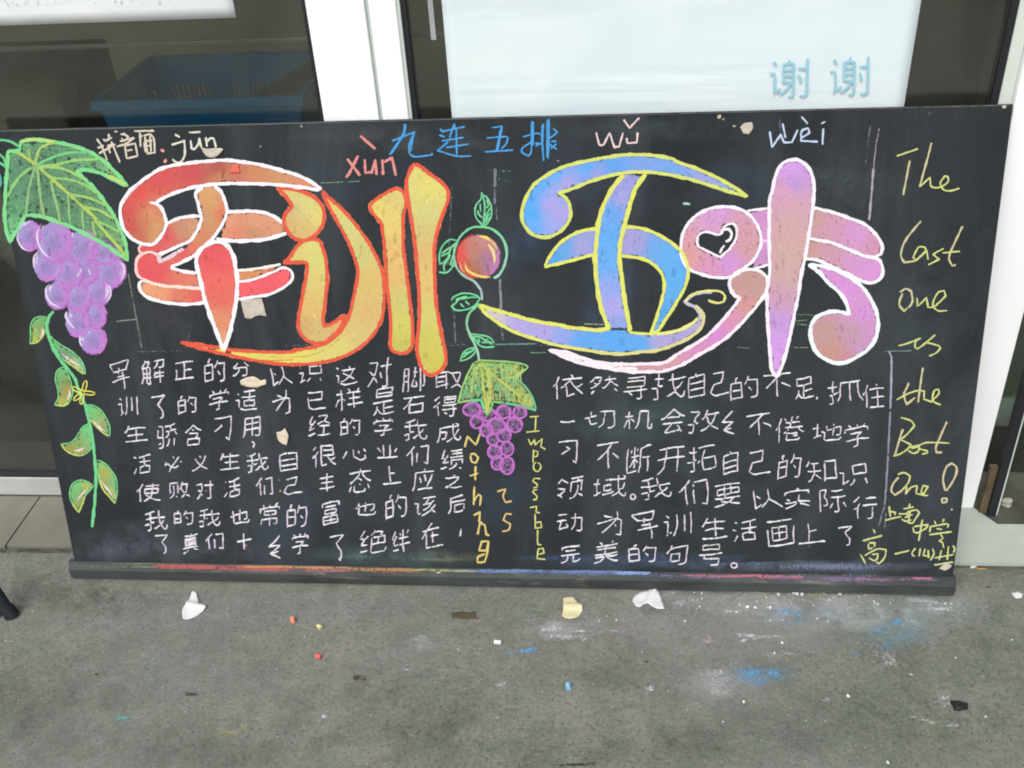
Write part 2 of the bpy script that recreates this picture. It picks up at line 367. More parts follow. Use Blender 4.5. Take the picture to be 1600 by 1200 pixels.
tb = empty('low_table', ((ca.x+cb.x)/2-.2, CY+.25, 0.02)); tag(tb, 'dark brown low table behind the left glass, carrying crates and cartons', 'table')
tz = zb-0.305
pbox('tabletop', BROWN, tb, -0.75, cb.x+.12, CY-.06, CY+.6, tz-.035, tz-.001, bev=.003)
for lx in (-0.72, cb.x+.07):
    for ly in (CY-.04, CY+.54): pbox('leg', BROWN, tb, lx, lx+.04, ly, ly+.04, .0205, tz-.0355)
e0 = atY(-60, 120, CY+.05); e1 = atY(92, 118, CY+.05)
cbx = empty('cardboard_box', ((e0.x+e1.x)/2, CY+.25, tz)); tag(cbx, 'tall dark brown carton behind the left glass, left of the blue crates', 'box')
pbox('carton', BROWN, cbx, e0.x-.12, e1.x-.02, CY+.05, CY+.42, tz, e1.z, bev=.003)
pbox('lid_flap', BROWN, cbx, e0.x-.12, e1.x+.015, CY+.035, CY+.0495, e1.z-.05, e1.z+.006, bev=.001)
r0 = atY(-80, 71, CY-.12); r1 = atY(484, 61, CY-.12)  # pale rod added to give a level light streak in the glass
o = box('streak_rod', simple('streak_rod_metal', (.62, .64, .60), .35, .25, 1.6, 0, .5, .6), r0.x, r1.x+.6, CY-.125, CY-.115, r1.z-.006, r1.z+.006, bev=.002)
tag(o, 'thin pale rod added as a level light streak behind the upper left glass', 'rod')
# rolled mat stuck behind the crate
bm = bmesh.new(); bmesh.ops.create_cone(bm, cap_ends=True, segments=24, radius1=.05, radius2=.05, depth=.30)
o = fin(bm, 'brown_bottle_roll', BROWN); q = atY(440, 150, CY+.12); o.location = (q.x, CY+.2, q.z-.02); o.rotation_euler = (0.2, math.radians(62), 0.1)
o.name = 'paper_roll'; tag(o, 'brown paper roll lying slanted in the uppermost blue crate', 'paper roll')
lump('black_sack', atZ(25, 640, .03).x-.12, .46, .02, .30, .17, .20, BAG, 'black sagging sack on the floor behind the lower left glass', 'sack')
o = box('grey_panel', simple('grey_board', (.16, .16, .14), .7), -1.2, -.30, .60, .62, .021, .50, bev=.002); o.rotation_euler = (0, 0, 0)
tag(o, 'plain grey board standing behind the black sack in the lower left glass', 'board')

# ------------------------------------------------------------ posters
GY = FY+0.0235
def sheet(name, m, corners, nx=24, ny=16, amp=.0012, th=.0006, parent=None):
    """flat rectangle-ish sheet given by its 4 world corners (tl, tr, br, bl), slightly wavy"""
    tl, tr, br, bl_ = [Vector(c) for c in corners]; nrm = (tr-tl).cross(bl_-tl).normalized()
    if nrm.y > 0: nrm = -nrm
    bm = bmesh.new(); G = []
    p1, p2, p3 = rng.uniform(0, 6, 3)
    for a in range(ny+1):
        row = []
        for b in range(nx+1):
            s, t = b/nx, a/ny; p = tl.lerp(tr, s).lerp(bl_.lerp(br, s), t)
            h = amp*(1+math.sin(7*t+3*s+p1)*.6+math.sin(13*t-4*s+p2)*.4+math.sin(9*s+p3)*.3)
            row.append(bm.verts.new(p+nrm*h))
        G.append(row)
    for a in range(ny):
        for b in range(nx): bm.faces.new([G[a][b], G[a][b+1], G[a+1][b+1], G[a+1][b]])
    o = fin(bm, name, m, parent)
    for p_ in o.data.polygons: p_.use_smooth = True
    md = o.modifiers.new('t', 'SOLIDIFY'); md.thickness = th; return o
pt = atY(692, 0, GY); pb = atY(705, 185, GY); pr = atY(1440, 0, GY); prb = atY(1411, 167, GY)
ex = 0.55
xl, xr = (pt.x+pb.x)/2, (pr.x+prb.x)/2
ps = sheet('door_poster', POSTER, ((xl, GY-.001, pt.z+ex), (xr, GY-.001, pt.z+ex), (xr, GY-.001, 0.75), (xl, GY-.001, 0.75)), 40, 60, .0012)
tag(ps, 'large wrinkled white poster on the right hand glass door, with pale blue 谢谢 on it', 'poster')
qa = atY(370, 27, GY); qb = atY(0, 27, GY)
pl = sheet('window_notice', POSTERL, ((qb.x-.5, GY-.001, qa.z+.42), (qa.x, GY-.001, qa.z+.42), (qa.x, GY-.001, qa.z), (qb.x-.5, GY-.001, qa.z+.002)), 40, 16, .0018)
tag(pl, 'white paper notice with faint print at the top of the left window', 'notice')
tp = atY(668, 0, GY); tq = atY(682, 62, GY)
o = box('tape_strip', TAPE, min(tp.x, tq.x), max(tp.x, tq.x), GY-.0015, GY-.0005, tq.z, tp.z+.2); tag(o, 'narrow strip of clear tape left on the door glass beside the large poster', 'tape')

# ------------------------------------------------------------ stroke data helpers
WN = dict(a=(180, 240, 8), b=(180, 350, 8), c=(260, 440, 8), d=(340, 240, 8), e=(340, 350, 8), f=(420, 440, 8), g=(560, 240, 8), h=(560, 440, 8),
  i=(680, 290, 8), j=(680, 420, 8), k=(700, 540, 8), l=(860, 420, 8), m=(1000, 420, 8), n=(840, 500, 8), o=(1040, 300, 8), p=(1180, 440, 8), q=(0, 200, 8),
  r=(0, 300, 6), s=(0, 500, 6), t=(0, 700, 6), u=(40, 480, 10), v=(700, 600, 8), A2=(400, 0, 4), A3=(800, 0, 4), A4=(1200, 0, 4), A6=(400, 250, 4),
  A7=(800, 250, 4), A8=(1200, 250, 4), B2=(400, 550, 4), B3=(800, 550, 4), B4=(1200, 550, 4), C6=(400, 800, 4), C7=(800, 800, 4), hd=(140, 195, 7.619),
  bl=(590, 180, 5.333), th=(1380, 210, 10), be=(1370, 640, 7.5), sc=(1330, 780, 9.41), s6=(1400, 500, 6), t6=(1400, 700, 6), z=(0, 0, 1),
  g1=(0, 900, 3.002), g2=(533, 900, 3.002), g3=(1066, 900, 2.996))
def P(txt):
    out = []; W_ = WN['z']
    for tk in txt.split():
        if ',' in tk:
            x, y = tk.split(','); out.append((W_[0]+float(x)/W_[2], W_[1]+float(y)/W_[2]))
        else: W_ = WN[tk]
    return out
def PS(txt): # several strokes in one window: 'w a,b c,d / e,f g,h'
    w_, rest = txt.strip().split(' ', 1)
    return [P(w_+' '+s_) for s_ in rest.split('/') if s_.strip()]
def smooth(pts, closed=False, step=3.0, corner=62):
    """Catmull-Rom through the points, keeping sharp corners sharp"""
    p = [np.array(a, float) for a in pts]; n = len(p)
    if n < 3: 
        L = np.hypot(*(p[1]-p[0])); k = max(2, int(L/step)+1); return [tuple(p[0]+(p[1]-p[0])*t) for t in np.linspace(0, 1, k)]
    out = []; segs = n if closed else n-1
    def sharp(i):
        a, b, c = p[(i-1) % n], p[i % n], p[(i+1) % n]; u, v_ = b-a, c-b
        cs = u@v_/(np.hypot(*u)*np.hypot(*v_)+1e-9); return math.degrees(math.acos(max(-1, min(1, cs)))) > corner
    for i in range(segs):
        p1, p2 = p[i], p[(i+1) % n]
        p0 = p[(i-1) % n] if (closed or i > 0) else p1
        p3 = p[(i+2) % n] if (closed or i+2 < n) else p2
        L = np.hypot(*(p2-p1)); t1 = (p2-p0)/2; t2 = (p3-p1)/2
        if sharp(i) or np.allclose(p0, p1): t1 = (p2-p1)
        if sharp(i+1) or np.allclose(p3, p2): t2 = (p2-p1)
        for tt in (t1, t2):
            k_ = np.hypot(*tt)
            if k_ > L*1.15: tt *= L*1.15/k_
        k = max(1, int(L/step+.5))
        for q_ in range(k):
            t = q_/k; h00 = 2*t**3-3*t*t+1; h10 = t**3-2*t*t+t; h01 = -2*t**3+3*t*t; h11 = t**3-t*t
            out.append(tuple(h00*p1+h10*t1+h01*p2+h11*t2))
    if not closed: out.append(tuple(p[-1]))
    return out
def inpoly(P_, poly):
    x, y = P_[:, 0], P_[:, 1]; r = np.zeros(len(P_), bool); q = np.array(poly); n = len(q); j_ = n-1
    for i_ in range(n):
        xi, yi = q[i_]; xj_, yj = q[j_]
        m_ = ((yi > y) != (yj > y)) & (x < (xj_-xi)*(y-yi)/(yj-yi+1e-12)+xi); r ^= m_; j_ = i_
    return r
def segdist(P_, loop):
    q = np.array(loop); a = q; b = np.roll(q, -1, 0); best = np.full(len(P_), 1e9)
    for s_, e_ in zip(a, b):
        d_ = e_-s_; L = d_@d_+1e-12; t = np.clip(((P_-s_)@d_)/L, 0, 1); best = np.minimum(best, np.hypot(*(P_-(s_+t[:, None]*d_)).T))
    return best
CK = 0.80; DESAT = 0.10
class Layer:
    """flat chalk marks collected into one part mesh, in board coordinates (or on a world plane)"""
    def __init__(s, mapf, base): s.V = []; s.F = []; s.C = []; s.D = []; s.map = mapf; s.k = 0; s.base = base
    def w(s): s.k += 1; return s.base+(s.k % 36)*1.5e-5
    def stroke(s, pts, col, width=4.2, press=0.9, closed=False, col2=None, taper=0.0, step=3.0, wob=0.25, sm=True, jit=0.12, dirtint=False, corner=62):
        q = np.array(smooth(pts, closed, step, corner) if sm else pts, float); n = len(q)
        if n < 2: return
        if n > 3: q = q+np.stack([np.convolve(rng.normal(0, wob, n), [.25, .5, .25], 'same'), np.convolve(rng.normal(0, wob, n), [.25, .5, .25], 'same')], 1)
        if closed: q = np.vstack([q, q[:1]]); n += 1
        t = np.gradient(q, axis=0); L = np.hypot(t[:, 0], t[:, 1])+1e-9; t /= L[:, None]; nrm = np.stack([-t[:, 1], t[:, 0]], 1)
        if closed: nrm[0] = nrm[-1] = (nrm[0]+nrm[-1])/2
        w0 = s.w(); hw = width/2*1.14
        ph = rng.uniform(0, 6); b0 = len(s.V)
        if not closed:
            q[0] -= t[0]*width*.25; q[-1] += t[-1]*width*.25
        for i in range(n):
            f = i/max(1, n-1); wd = hw*(1+jit*math.sin(i*.7+ph)+rng.normal(0, jit*.5))
            if taper: wd *= max(.15, min(1, (f/taper if f < taper else ((1-f)/taper if f > 1-taper else 1))))
            endf = 1.0 if closed or 0 < i < n-1 else 0.35
            c = col if col2 is None else tuple(a+(b-a)*f for a, b in zip(col, col2))
            if dirtint:
                k_ = abs(t[i][1]); c = tuple(a*(1-k_)+b*k_ for a, b in zip((236, 238, 240), (212, 198, 220)))
            pr = press*(1+.13*math.sin(i*.31+ph)+rng.normal(0, .07))
            for o_, dd in ((-1, 0), (-.5, .86), (.5, .86), (1, 0)):
                x, y = q[i]+nrm[i]*wd*o_; s.V.append(s.map(x, y, w0+i*4e-7)); s.C.append(c); s.D.append(dd*pr*endf*1.12)
        for i in range(n-1):
            for k_ in range(3):
                a = b0+i*4+k_; s.F.append((a, a+1, a+5, a+4))
    def fill(s, poly, cols, press=0.84, hole=None, edge=2.5, grid=5.5, smoothit=True, noisep=.06, hatch=70):
        lp = smooth(poly, True, 4.0) if smoothit else list(poly)
        rings = [lp]+([smooth(hole, True, 4.0)] if hole else [])
        pts = []; edges = []
        for rg in rings:
            b0 = len(pts); pts += [tuple(a) for a in rg]; edges += [(b0+i, b0+(i+1) % len(rg)) for i in range(len(rg))]
        A = np.array(pts); x0, y0 = A.min(0); x1, y1 = A.max(0)
        X, Y = np.meshgrid(np.arange(x0+2, x1, grid), np.arange(y0+2, y1, grid)); G_ = np.stack([X.ravel(), Y.ravel()], 1)+rng.uniform(-.8, .8, (X.size, 2))
        ok = inpoly(G_, lp)
        if hole: ok &= ~inpoly(G_, rings[1])
        G_ = G_[ok]
        if len(G_):
            dd = np.min([segdist(G_, rg) for rg in rings], 0); G_ = G_[dd > 1.6]
        allp = pts+[tuple(a) for a in G_]
        vs_, es_, fs_, *_ = delaunay_2d_cdt([Vector(a) for a in allp], edges, [], 0, 1e-5)
        Vv = np.array([(a.x, a.y) for a in vs_]); w0 = s.w()
        dd = np.min([segdist(Vv, rg) for rg in rings], 0)
        cp_ = np.array([(c[0], c[1]) for c in cols], float); cc = np.array([c[2] for c in cols], float)
        b0 = len(s.V)
        for a, de in zip(Vv, dd):
            wt = 1/(np.hypot(*(cp_-a).T)**2.6+30); c = (cc*wt[:, None]).sum(0)/wt.sum()
            s.V.append(s.map(a[0], a[1], w0)); s.C.append(tuple(c)); s.D.append(press*(1+rng.normal(0, noisep))*min(1, .25+de/edge*.75))
        for f_ in fs_:
            c = Vv[list(f_)].mean(0)[None]
            if inpoly(c, lp)[0] and not (hole and inpoly(c, rings[1])[0]): s.F.append(tuple(b0+i for i in f_))
        if hatch:
            ar = abs(sum(a[0]*b[1]-b[0]*a[1] for a, b in zip(lp, lp[1:]+lp[:1])))/2; ang0 = rng.uniform(1.35, 1.8)
            for _ in range(int(ar/hatch)):
                a = np.array([rng.uniform(x0, x1), rng.uniform(y0, y1)]); an = ang0+rng.normal(0, .18); ln_ = rng.uniform(7, 22)
                b = a+ln_*np.array([math.cos(an), math.sin(an)]); t3 = np.stack([a, (a+b)/2, b])
                if not inpoly(t3, lp).all() or (hole and inpoly(t3, rings[1]).any()): continue
                wt = 1/(np.hypot(*(cp_-a).T)**2.6+30); c = (cc*wt[:, None]).sum(0)/wt.sum()*rng.choice([.90, .95, 1.05, 1.10])
                s.stroke([tuple(a), tuple(b)], tuple(np.clip(c, 0, 250)), rng.uniform(4, 7.5), rng.uniform(.42, .56), taper=.3, step=5)
    def blob(s, cx, cy, rx, ry, col, press=.6, rot=0, core=.25):
        n = 16; b0 = len(s.V); w0 = s.w(); R_ = [(0, 1), (core, .95), (.62, .5), (1, 0)]; ph = rng.uniform(0, 6); am = rng.uniform(.08, .22)
        for rr, dd in R_:
            for i in range(n):
                a = i/n*2*math.pi; k_ = rr*(1+am*math.sin(2*a+ph)+am*.7*math.sin(5*a+ph*2))
                x, y = rx*k_*math.cos(a), ry*k_*math.sin(a); x, y = x*math.cos(rot)-y*math.sin(rot), x*math.sin(rot)+y*math.cos(rot)
                s.V.append(s.map(cx+x, cy+y, w0)); s.C.append(col); s.D.append(dd*press)
        for k_ in range(3):
            for i in range(n): s.F.append((b0+k_*n+i, b0+k_*n+(i+1) % n, b0+(k_+1)*n+(i+1) % n, b0+(k_+1)*n+i))
    def build(s, name, mat, parent=None):
        me = bpy.data.meshes.new(name); me.from_pydata(s.V, [], s.F); me.update()
        a = me.attributes.new('pigment', 'FLOAT_COLOR', 'POINT'); C_ = np.ones((len(s.V), 4), np.float32)
        c = np.array(s.C, float)/255; c = c+(c.mean(1, keepdims=True)-c)*DESAT; c = np.where(c <= .04045, c/12.92, ((c+.055)/1.055)**2.4); C_[:, :3] = c*CK
        a.data.foreach_set('color', C_.ravel())
        a = me.attributes.new('press', 'FLOAT', 'POINT'); a.data.foreach_set('value', np.clip(np.array(s.D, np.float32), 0, 1.3))
        return link(name, me, mat, parent)
def bmap(x, y, w_): u_, v_ = uv(x, y); return (u_, -w_, v_)
def gmap(z):
    def f(x, y, w_): q_ = atZ(x, y, z); return (q_.x, q_.y, z+w_)
    return f
def ymap(Y):
    def f(x, y, w_): q_ = atY(x, y, Y); return (q_.x, Y-w_, q_.z)
    return f

# ------------------------------------------------------------ blackboard
bb = empty('blackboard', BO, (-BTILT, 0, 0))
tag(bb, 'wide blackboard leaning on the shop door, covered in coloured chalk drawings and Chinese writing', 'blackboard')
box('panel', BOARD, 0, BW, 0, 0.012, -0.004, BH, bb, 0.0012)
# chalk tray at the foot: top board and front board (world aligned inside the tilted parent)
tr = empty('chalk_tray', (0, 0, 0), (BTILT, 0, 0)); tr.parent = bb
# profile in world y, z: sloping dusty top, upright front
prof = [(-0.2590, 0.0600), (-0.2712, 0.0590), (-0.2845, 0.0405), (-0.2852, 0.0385), (-0.2852, 0.0085), (-0.2830, 0.0065), (-0.2590, 0.0065)]
bm = bmesh.new(); ea = [bm.verts.new((-0.018, y-BO.y, z-BO.z)) for y, z in prof]; eb = [bm.verts.new((BW+0.008, y-BO.y, z-BO.z)) for y, z in prof]
bm.faces.new(ea); bm.faces.new(eb[::-1])
for k in range(len(prof)): bm.faces.new([ea[k], eb[k], eb[(k+1) % len(prof)], ea[(k+1) % len(prof)]])
fin(bm, 'tray_ledge', WOODD, tr, 0.0006, 1)
TP0 = Vector((0, -0.2712, 0.0590)); TD = Vector((0, -0.0133, -0.0185)).normalized(); TN = Vector((0, TD.z, -TD.y)); TN = TN if TN.z > 0 else -TN

RED, ORG = (226, 88, 92), (222, 152, 104)
def outline(L, pts, col, width, press=1.0, closed=True, **k): L.stroke(pts, col, width, press, closed, **k)
WHT = (240, 236, 244)
F1, F2, F3 = 0.0004, 0.0010, 0.0016   # fill, outline, highlight heights

# --- first big character (red and orange, white outline)
L = Layer(bmap, F1)
band = P('b 330,255 300,285 300,330 325,362 400,350 490,362 540,385 650,340 820,262 930,215 1000,120 1050,20 a 1075,800 850,800 740,830 635,890 615,960 560,1050 480,1130 400,1140')
L.fill(band, [(235, 390, RED), (260, 370, RED), (285, 360, (196, 140, 110)), (300, 355, (205, 150, 115)), (275, 385, (210, 110, 100))])
bandR = P('a 1400,740 d 250,725 400,718 550,732 700,782 815,865 855,985 750,1030 600,1070 400,1092 200,1092 20,1055 a 1310,1000 1370,860')
L.fill(bandR, [(360, 350, (224, 150, 118)), (400, 345, (220, 152, 118)), (370, 362, (222, 130, 108)), (430, 350, (218, 150, 118)), (395, 365, (196, 140, 104))])
low = P('b 330,705 300,760 320,840 420,920 560,965 720,990 900,1002 1060,992 1140,975 1080,740 900,770 700,780 450,740')
L.fill(low, [(225, 455, (232, 158, 116)), (250, 460, (232, 154, 112)), (280, 462, (222, 120, 100)), (312, 460, (226, 96, 96))])
up = P('e 240,585 400,570 600,540 760,505 830,500 810,540 700,590 550,650 400,705 250,715')
L.fill(up, [(375, 427, (214, 144, 92)), (400, 425, (216, 140, 96)), (430, 415, (230, 120, 110))])
redr = P('e 250,720 400,705 550,655 700,595 820,545 900,570 940,630 925,700 860,770 720,850 600,890 450,910 255,945')
L.fill(redr, [(380, 450, (244, 96, 106)), (440, 430, (244, 96, 106)), (420, 445, (236, 92, 102))])
body = P('a 1020,470 1100,412 1190,392 1260,412 1330,490 1375,600 1400,700 1380,800 1310,930 1230,1050 b 1170,240 1050,330 1000,385 850,470 710,545 860,592 1020,612 1065,790 800,793 620,780 450,740 340,690 280,640 260,560 270,450 320,380 400,355 480,360 540,400 560,470 700,400 850,300 930,225 1000,120 a 1062,880 1075,790 1065,700 1040,620 1010,520')
L.fill(body, [(325, 300, (216, 158, 106)), (335, 320, (212, 156, 104)), (325, 340, (200, 150, 104)), (345, 330, (222, 120, 92)), (310, 370, (206, 136, 96)), (300, 385, (220, 120, 98)), (285, 392, (222, 92, 94)), (225, 415, RED), (250, 425, RED), (275, 432, (222, 116, 98)), (305, 440, (224, 126, 104)), (230, 432, (228, 84, 94))])
drop = P('b 1190,240 1270,222 1350,235 1430,300 1480,400 1500,500 1520,620 1530,750 1520,900 1500,1050 c 850,380 810,580 770,720 725,835 700,820 650,680 560,450 490,250 430,0 b 1040,600 1015,480 1035,370 1100,290')
L.fill(drop, [(335, 390, RED), (340, 410, (232, 92, 96)), (340, 440, (234, 104, 98)), (345, 465, (228, 106, 96)), (345, 500, (220, 140, 104)), (350, 535, (224, 160, 122))])
arc = P('a 500,622 560,655 600,715 630,800 635,880 620,950 560,1050 480,1130 400,1135 300,1110 200,1050 130,970 85,880 65,760 70,660 110,570 190,460 300,370 420,280 550,200 700,150 900,120 1200,90 1400,82 d 220,92 400,115 600,155 800,210 1000,270 1150,340 1290,440 1250,450 1100,428 900,402 700,385 450,375 200,373 0,378 a 1100,400 900,440 700,510 560,580')
L.fill(arc, [(200, 330, (214, 84, 84)), (215, 300, (224, 84, 80)), (250, 280, (216, 84, 86)), (300, 270, (206, 82, 86)), (340, 262, (180, 92, 84)), (345, 278, (196, 130, 92)), (370, 270, (200, 118, 96)), (400, 273, (206, 136, 96)), (440, 278, (206, 146, 106)), (480, 292, (222, 138, 108)), (205, 355, (206, 84, 80)), (220, 370, (200, 104, 86)), (235, 335, (214, 140, 98)), (245, 355, (208, 152, 102)), (225, 350, (196, 120, 88)), (240, 370, (206, 150, 100))])
L.build('chalk_character_fill', CHALK, bb)
L = Layer(bmap, F2)
for q_ in (bandR[:8]+bandR[8:11],): L.stroke(P('a 1400,728 d 250,722 400,718 550,732 700,782 815,865'), WHT, 6.5, 1.05); L.stroke(P('a 1265,1060 1400,1085 1600,1092 d 600,1070 750,1030 865,995'), WHT, 7, 1.05)
L.stroke(P('b 345,262 305,285 300,330 330,362'), (248, 196, 190), 5, .95)
L.stroke(P('a 640,880 740,830 850,795 960,780 1070,785'), WHT, 6.0, 1.05)
L.stroke(P('b 335,705 305,740 305,790 340,860 420,920 560,965 720,990 900,1002 1130,982'), WHT, 6.0, 1.05)
L.stroke(P('b 340,690 450,735 620,775 800,785 1080,805'), (246, 214, 200), 6.0, 1.0)
L.stroke(P('e 235,580 400,570 600,540 790,500'), (246, 240, 226), 5, 1.05)
outline(L, P('e 250,720 400,705 550,655 700,595 820,545 900,570 940,630 925,700 860,770 720,850 600,890 450,910 255,940'), WHT, 5.2, closed=False)
L.stroke(P('b 540,385 650,340 820,262 930,215 1010,110 1060,0 a 1080,790 1055,700 1035,620 1005,520 1020,470 1100,418'), WHT, 6.0, 1.05)
L.stroke(P('b 545,400 560,470 700,400 850,310'), (222, 196, 206), 7.5, .95)
L.stroke(P('a 1240,402 1330,485 1375,600 1400,700 1380,800 1310,930 1230,1050 1130,1140 b 1050,330 1000,385 850,470 715,530 710,548 860,592 1020,612'), WHT, 6.0, 1.05)
L.stroke(P('b 345,690 285,640 262,560 272,450 325,380 400,355 480,358 545,395'), (248, 200, 200), 5.5, 1.0)
outline(L, drop, WHT, 7.6, 1.08)
L.stroke(P('c 540,420 590,560 650,700'), (190, 170, 190), 4, .6)
L.stroke(arc[1:]+arc[:1], WHT, 6.4, 1.08)
L.stroke(P('a 425,608 500,622 560,655'), WHT, 5.0, 1.05)
L.stroke(P('a 300,380 200,480 120,590'), (236, 206, 214), 4, .7)
L.build('chalk_character_outline', CHALK, bb)

# --- second big character (yellow, orange outline)
YG, YO = (214, 208, 118), (220, 184, 108)
ORO = (236, 92, 62)
x1 = P('d 740,430 800,430 900,435 1050,470 1200,540 1290,630 1335,740 1320,870 1250,990 1150,1062 1050,1082 950,1050 870,960 832,870 840,770 900,700 932,660 900,600 840,520')
x2 = P('e 820,485 900,420 980,300 1060,220 1150,195 1260,200 1310,290 1350,430 1370,600 1370,750 1340,1000 f 705,280 680,450 692,555 800,520 900,450 955,420 920,520 860,620 780,700 680,762 560,765 450,710 380,600 370,480 395,330 430,150 455,0 e 1060,900 1100,700 1120,600 1125,500 1080,480 980,480')
x3 = P('d 1305,465 A6 450,228 540,308 620,400 700,510 760,620 795,720 803,850 790,980 760,1050 f 1380,560 1300,670 1180,790 1050,880 900,950 700,1002 500,1028 200,1032 0,1018 c 1400,1022 1100,982 800,922 500,850 300,795 190,755 400,785 600,820 900,860 1300,880 1600,880 f 300,860 500,830 680,785 800,715 900,615 970,500 1020,380 1050,250 1080,100 A6 637,700 612,600 572,500 500,370 440,260')
x4 = P('g 150,650 200,590 330,500 440,445 500,440 560,480 590,560 590,650 560,800 560,1000 565,1200 h 640,200 670,450 680,650 670,800 620,882 520,892 430,862 400,780 408,600 400,400 375,200 360,0 g 320,1100 305,1000 290,880 220,790 165,720')
x5 = P('g 690,135 760,150 850,220 1000,330 1100,430 1125,520 1110,620 1040,800 980,1000 950,1200 h 965,200 1000,450 1050,700 1090,900 1090,1000 1040,1100 950,1158 860,1158 790,1070 740,900 735,750 760,500 765,300 755,100 g 715,1200 690,1000 650,750 612,500 602,350 640,220')
L = Layer(bmap, F1)
L.fill(x1, [(455, 305, (208, 198, 122)), (480, 320, (212, 206, 124)), (495, 335, (220, 206, 118)), (465, 330, (206, 186, 128)), (450, 350, (214, 172, 110)), (480, 365, (214, 180, 112))], .98)
L.fill(x2, [(485, 385, YG), (470, 400, (216, 196, 114)), (500, 410, (208, 208, 116)), (490, 440, (216, 196, 112)), (480, 480, (218, 182, 110)), (475, 510, (206, 168, 104)), (500, 520, (206, 180, 112)), (525, 510, (218, 172, 108))], .98)
L.fill(x3, [(510, 310, (232, 190, 100)), (540, 350, (206, 204, 122)), (560, 400, (204, 196, 120)), (580, 440, (216, 184, 108)), (575, 490, (214, 178, 110)), (560, 520, (210, 188, 118)), (520, 545, (214, 204, 112)), (460, 560, (222, 212, 100)), (400, 560, (216, 208, 98)), (350, 552, (234, 214, 96)), (300, 536, (240, 190, 90))], .97)
L.fill(x4, [(590, 325, (222, 204, 108)), (615, 310, (216, 196, 118)), (610, 350, (226, 200, 112)), (615, 390, (224, 184, 112)), (620, 430, (222, 182, 112)), (628, 470, (204, 194, 112)), (628, 510, (206, 200, 96)), (625, 540, (196, 188, 90))], .95)
L.fill(x5, [(650, 280, (216, 206, 116)), (670, 290, (222, 210, 112)), (665, 330, (206, 202, 124)), (660, 360, (208, 190, 118)), (665, 395, (216, 180, 112)), (665, 440, (222, 186, 112)), (670, 490, (206, 200, 108)), (670, 530, (204, 196, 92)), (675, 570, (202, 190, 84))], .95)
L.build('chalk_character_fill', CHALK, bb)
L = Layer(bmap, F2)
for q_, wd in ((x1, 6.5), (x2, 6.0), (x3, 5.6), (x4, 5.6), (x5, 6.2)):
    outline(L, q_, (244, 150, 96), wd+2.2, .62)
    outline(L, q_, (232, 88, 66), wd, 1.0)
L.stroke(P('g 700,160 645,250 610,340 625,500 655,700 690,950'), (214, 120, 60), 2.2, .8)
L.stroke(P('f 0,985 330,975'), (214, 140, 60), 2.2, .7); L.stroke(P('f 0,935 250,940 500,925 700,850 900,700'), (200, 140, 80), 1.8, .55)
L.build('chalk_character_outline', CHALK, bb)

# --- third big character (blue and lavender, yellow outline)
BLU, LAV, YEL = (78, 168, 246), (166, 156, 228), (222, 226, 104)
w1 = P('A7 1475,228 1400,178 1300,120 1150,52 1030,12 A3 1000,990 850,968 700,968 550,990 400,1020 280,1060 180,1120 A7 125,170 80,255 60,350 85,420 130,465 200,482 270,465 330,420 365,350 360,280 330,230 290,208 400,170 500,130 620,95 750,75 900,80 1050,105 1200,145 1350,195')
w2 = P('A7 690,92 630,170 575,270 538,380 525,500 515,620 525,780 550,920 605,1052 735,1062 700,900 680,750 665,620 670,520 700,400 730,280 770,170 835,88')
w3 = P('A7 205,668 230,610 290,530 370,470 450,440 535,428 700,418 800,425 900,460 1000,520 1070,590 1100,680 1090,770 1040,870 970,980 905,1078 870,1075 910,960 940,860 952,770 930,700 870,642 800,612 690,600 515,592 400,620 300,645')
w4 = P('j 550,460 700,505 900,560 1200,640 1600,710 l 200,732 400,752 600,768 740,745 960,760 1000,795 1150,812 1320,815 1500,790 m 400,790 550,740 650,680 740,600 790,600 780,690 720,780 600,870 400,960 200,1020 0,1042 l 900,1062 700,1052 500,1022 300,990 100,955 j 1400,920 1200,860 1000,790 800,680 650,570')
L = Layer(bmap, F1)
L.fill(w4, [(775, 492, (200, 190, 200)), (810, 502, (172, 160, 224)), (850, 515, (170, 158, 226)), (880, 522, (140, 160, 232)), (910, 535, (92, 164, 238)), (960, 535, (84, 164, 240)), (1000, 540, (90, 164, 238)), (1030, 533, (168, 160, 216)), (1060, 525, (166, 158, 214)), (1090, 505, (172, 164, 216))])
L.fill(w1, [(830, 335, BLU), (825, 310, BLU), (845, 285, (84, 172, 246)), (870, 272, (96, 170, 244)), (920, 262, (90, 168, 244)), (960, 258, (96, 160, 238)), (930, 272, (150, 150, 224)), (1000, 262, (120, 160, 232)), (1050, 275, (112, 162, 236)), (1100, 285, (150, 160, 224)), (1140, 298, (140, 170, 200)), (860, 320, (172, 158, 230)), (880, 335, (170, 158, 228)), (870, 300, (150, 162, 232)), (885, 285, (168, 156, 228)), (835, 355, (100, 170, 246)), (860, 350, (150, 164, 236))])
L.fill(w3, [(865, 405, (84, 160, 232)), (885, 385, (98, 164, 234)), (905, 385, (160, 156, 214)), (985, 375, (164, 154, 216)), (1000, 380, (158, 154, 214)), (1020, 385, (100, 164, 234)), (1045, 400, (92, 170, 240)), (1060, 430, (88, 170, 240)), (1050, 460, (92, 168, 236)), (1035, 490, (80, 160, 232)), (1028, 512, (110, 170, 210))])
LW = Layer(bmap, F3+.0003); LW.fill(w2, [(985, 285, (150, 150, 220)), (970, 310, (158, 156, 226)), (955, 330, (100, 164, 240)), (950, 370, (92, 168, 242)), (948, 410, (100, 170, 242)), (955, 450, (140, 162, 236)), (960, 480, (170, 160, 230)), (965, 505, (140, 160, 230))])
L.build('chalk_character_fill', CHALK, bb)
L = Layer(bmap, F2)
L.stroke(P('j 550,455 700,500 900,555 1200,640 1600,712 l 200,728 400,748 600,765 735,742'), YEL, 7.0, 1.05)
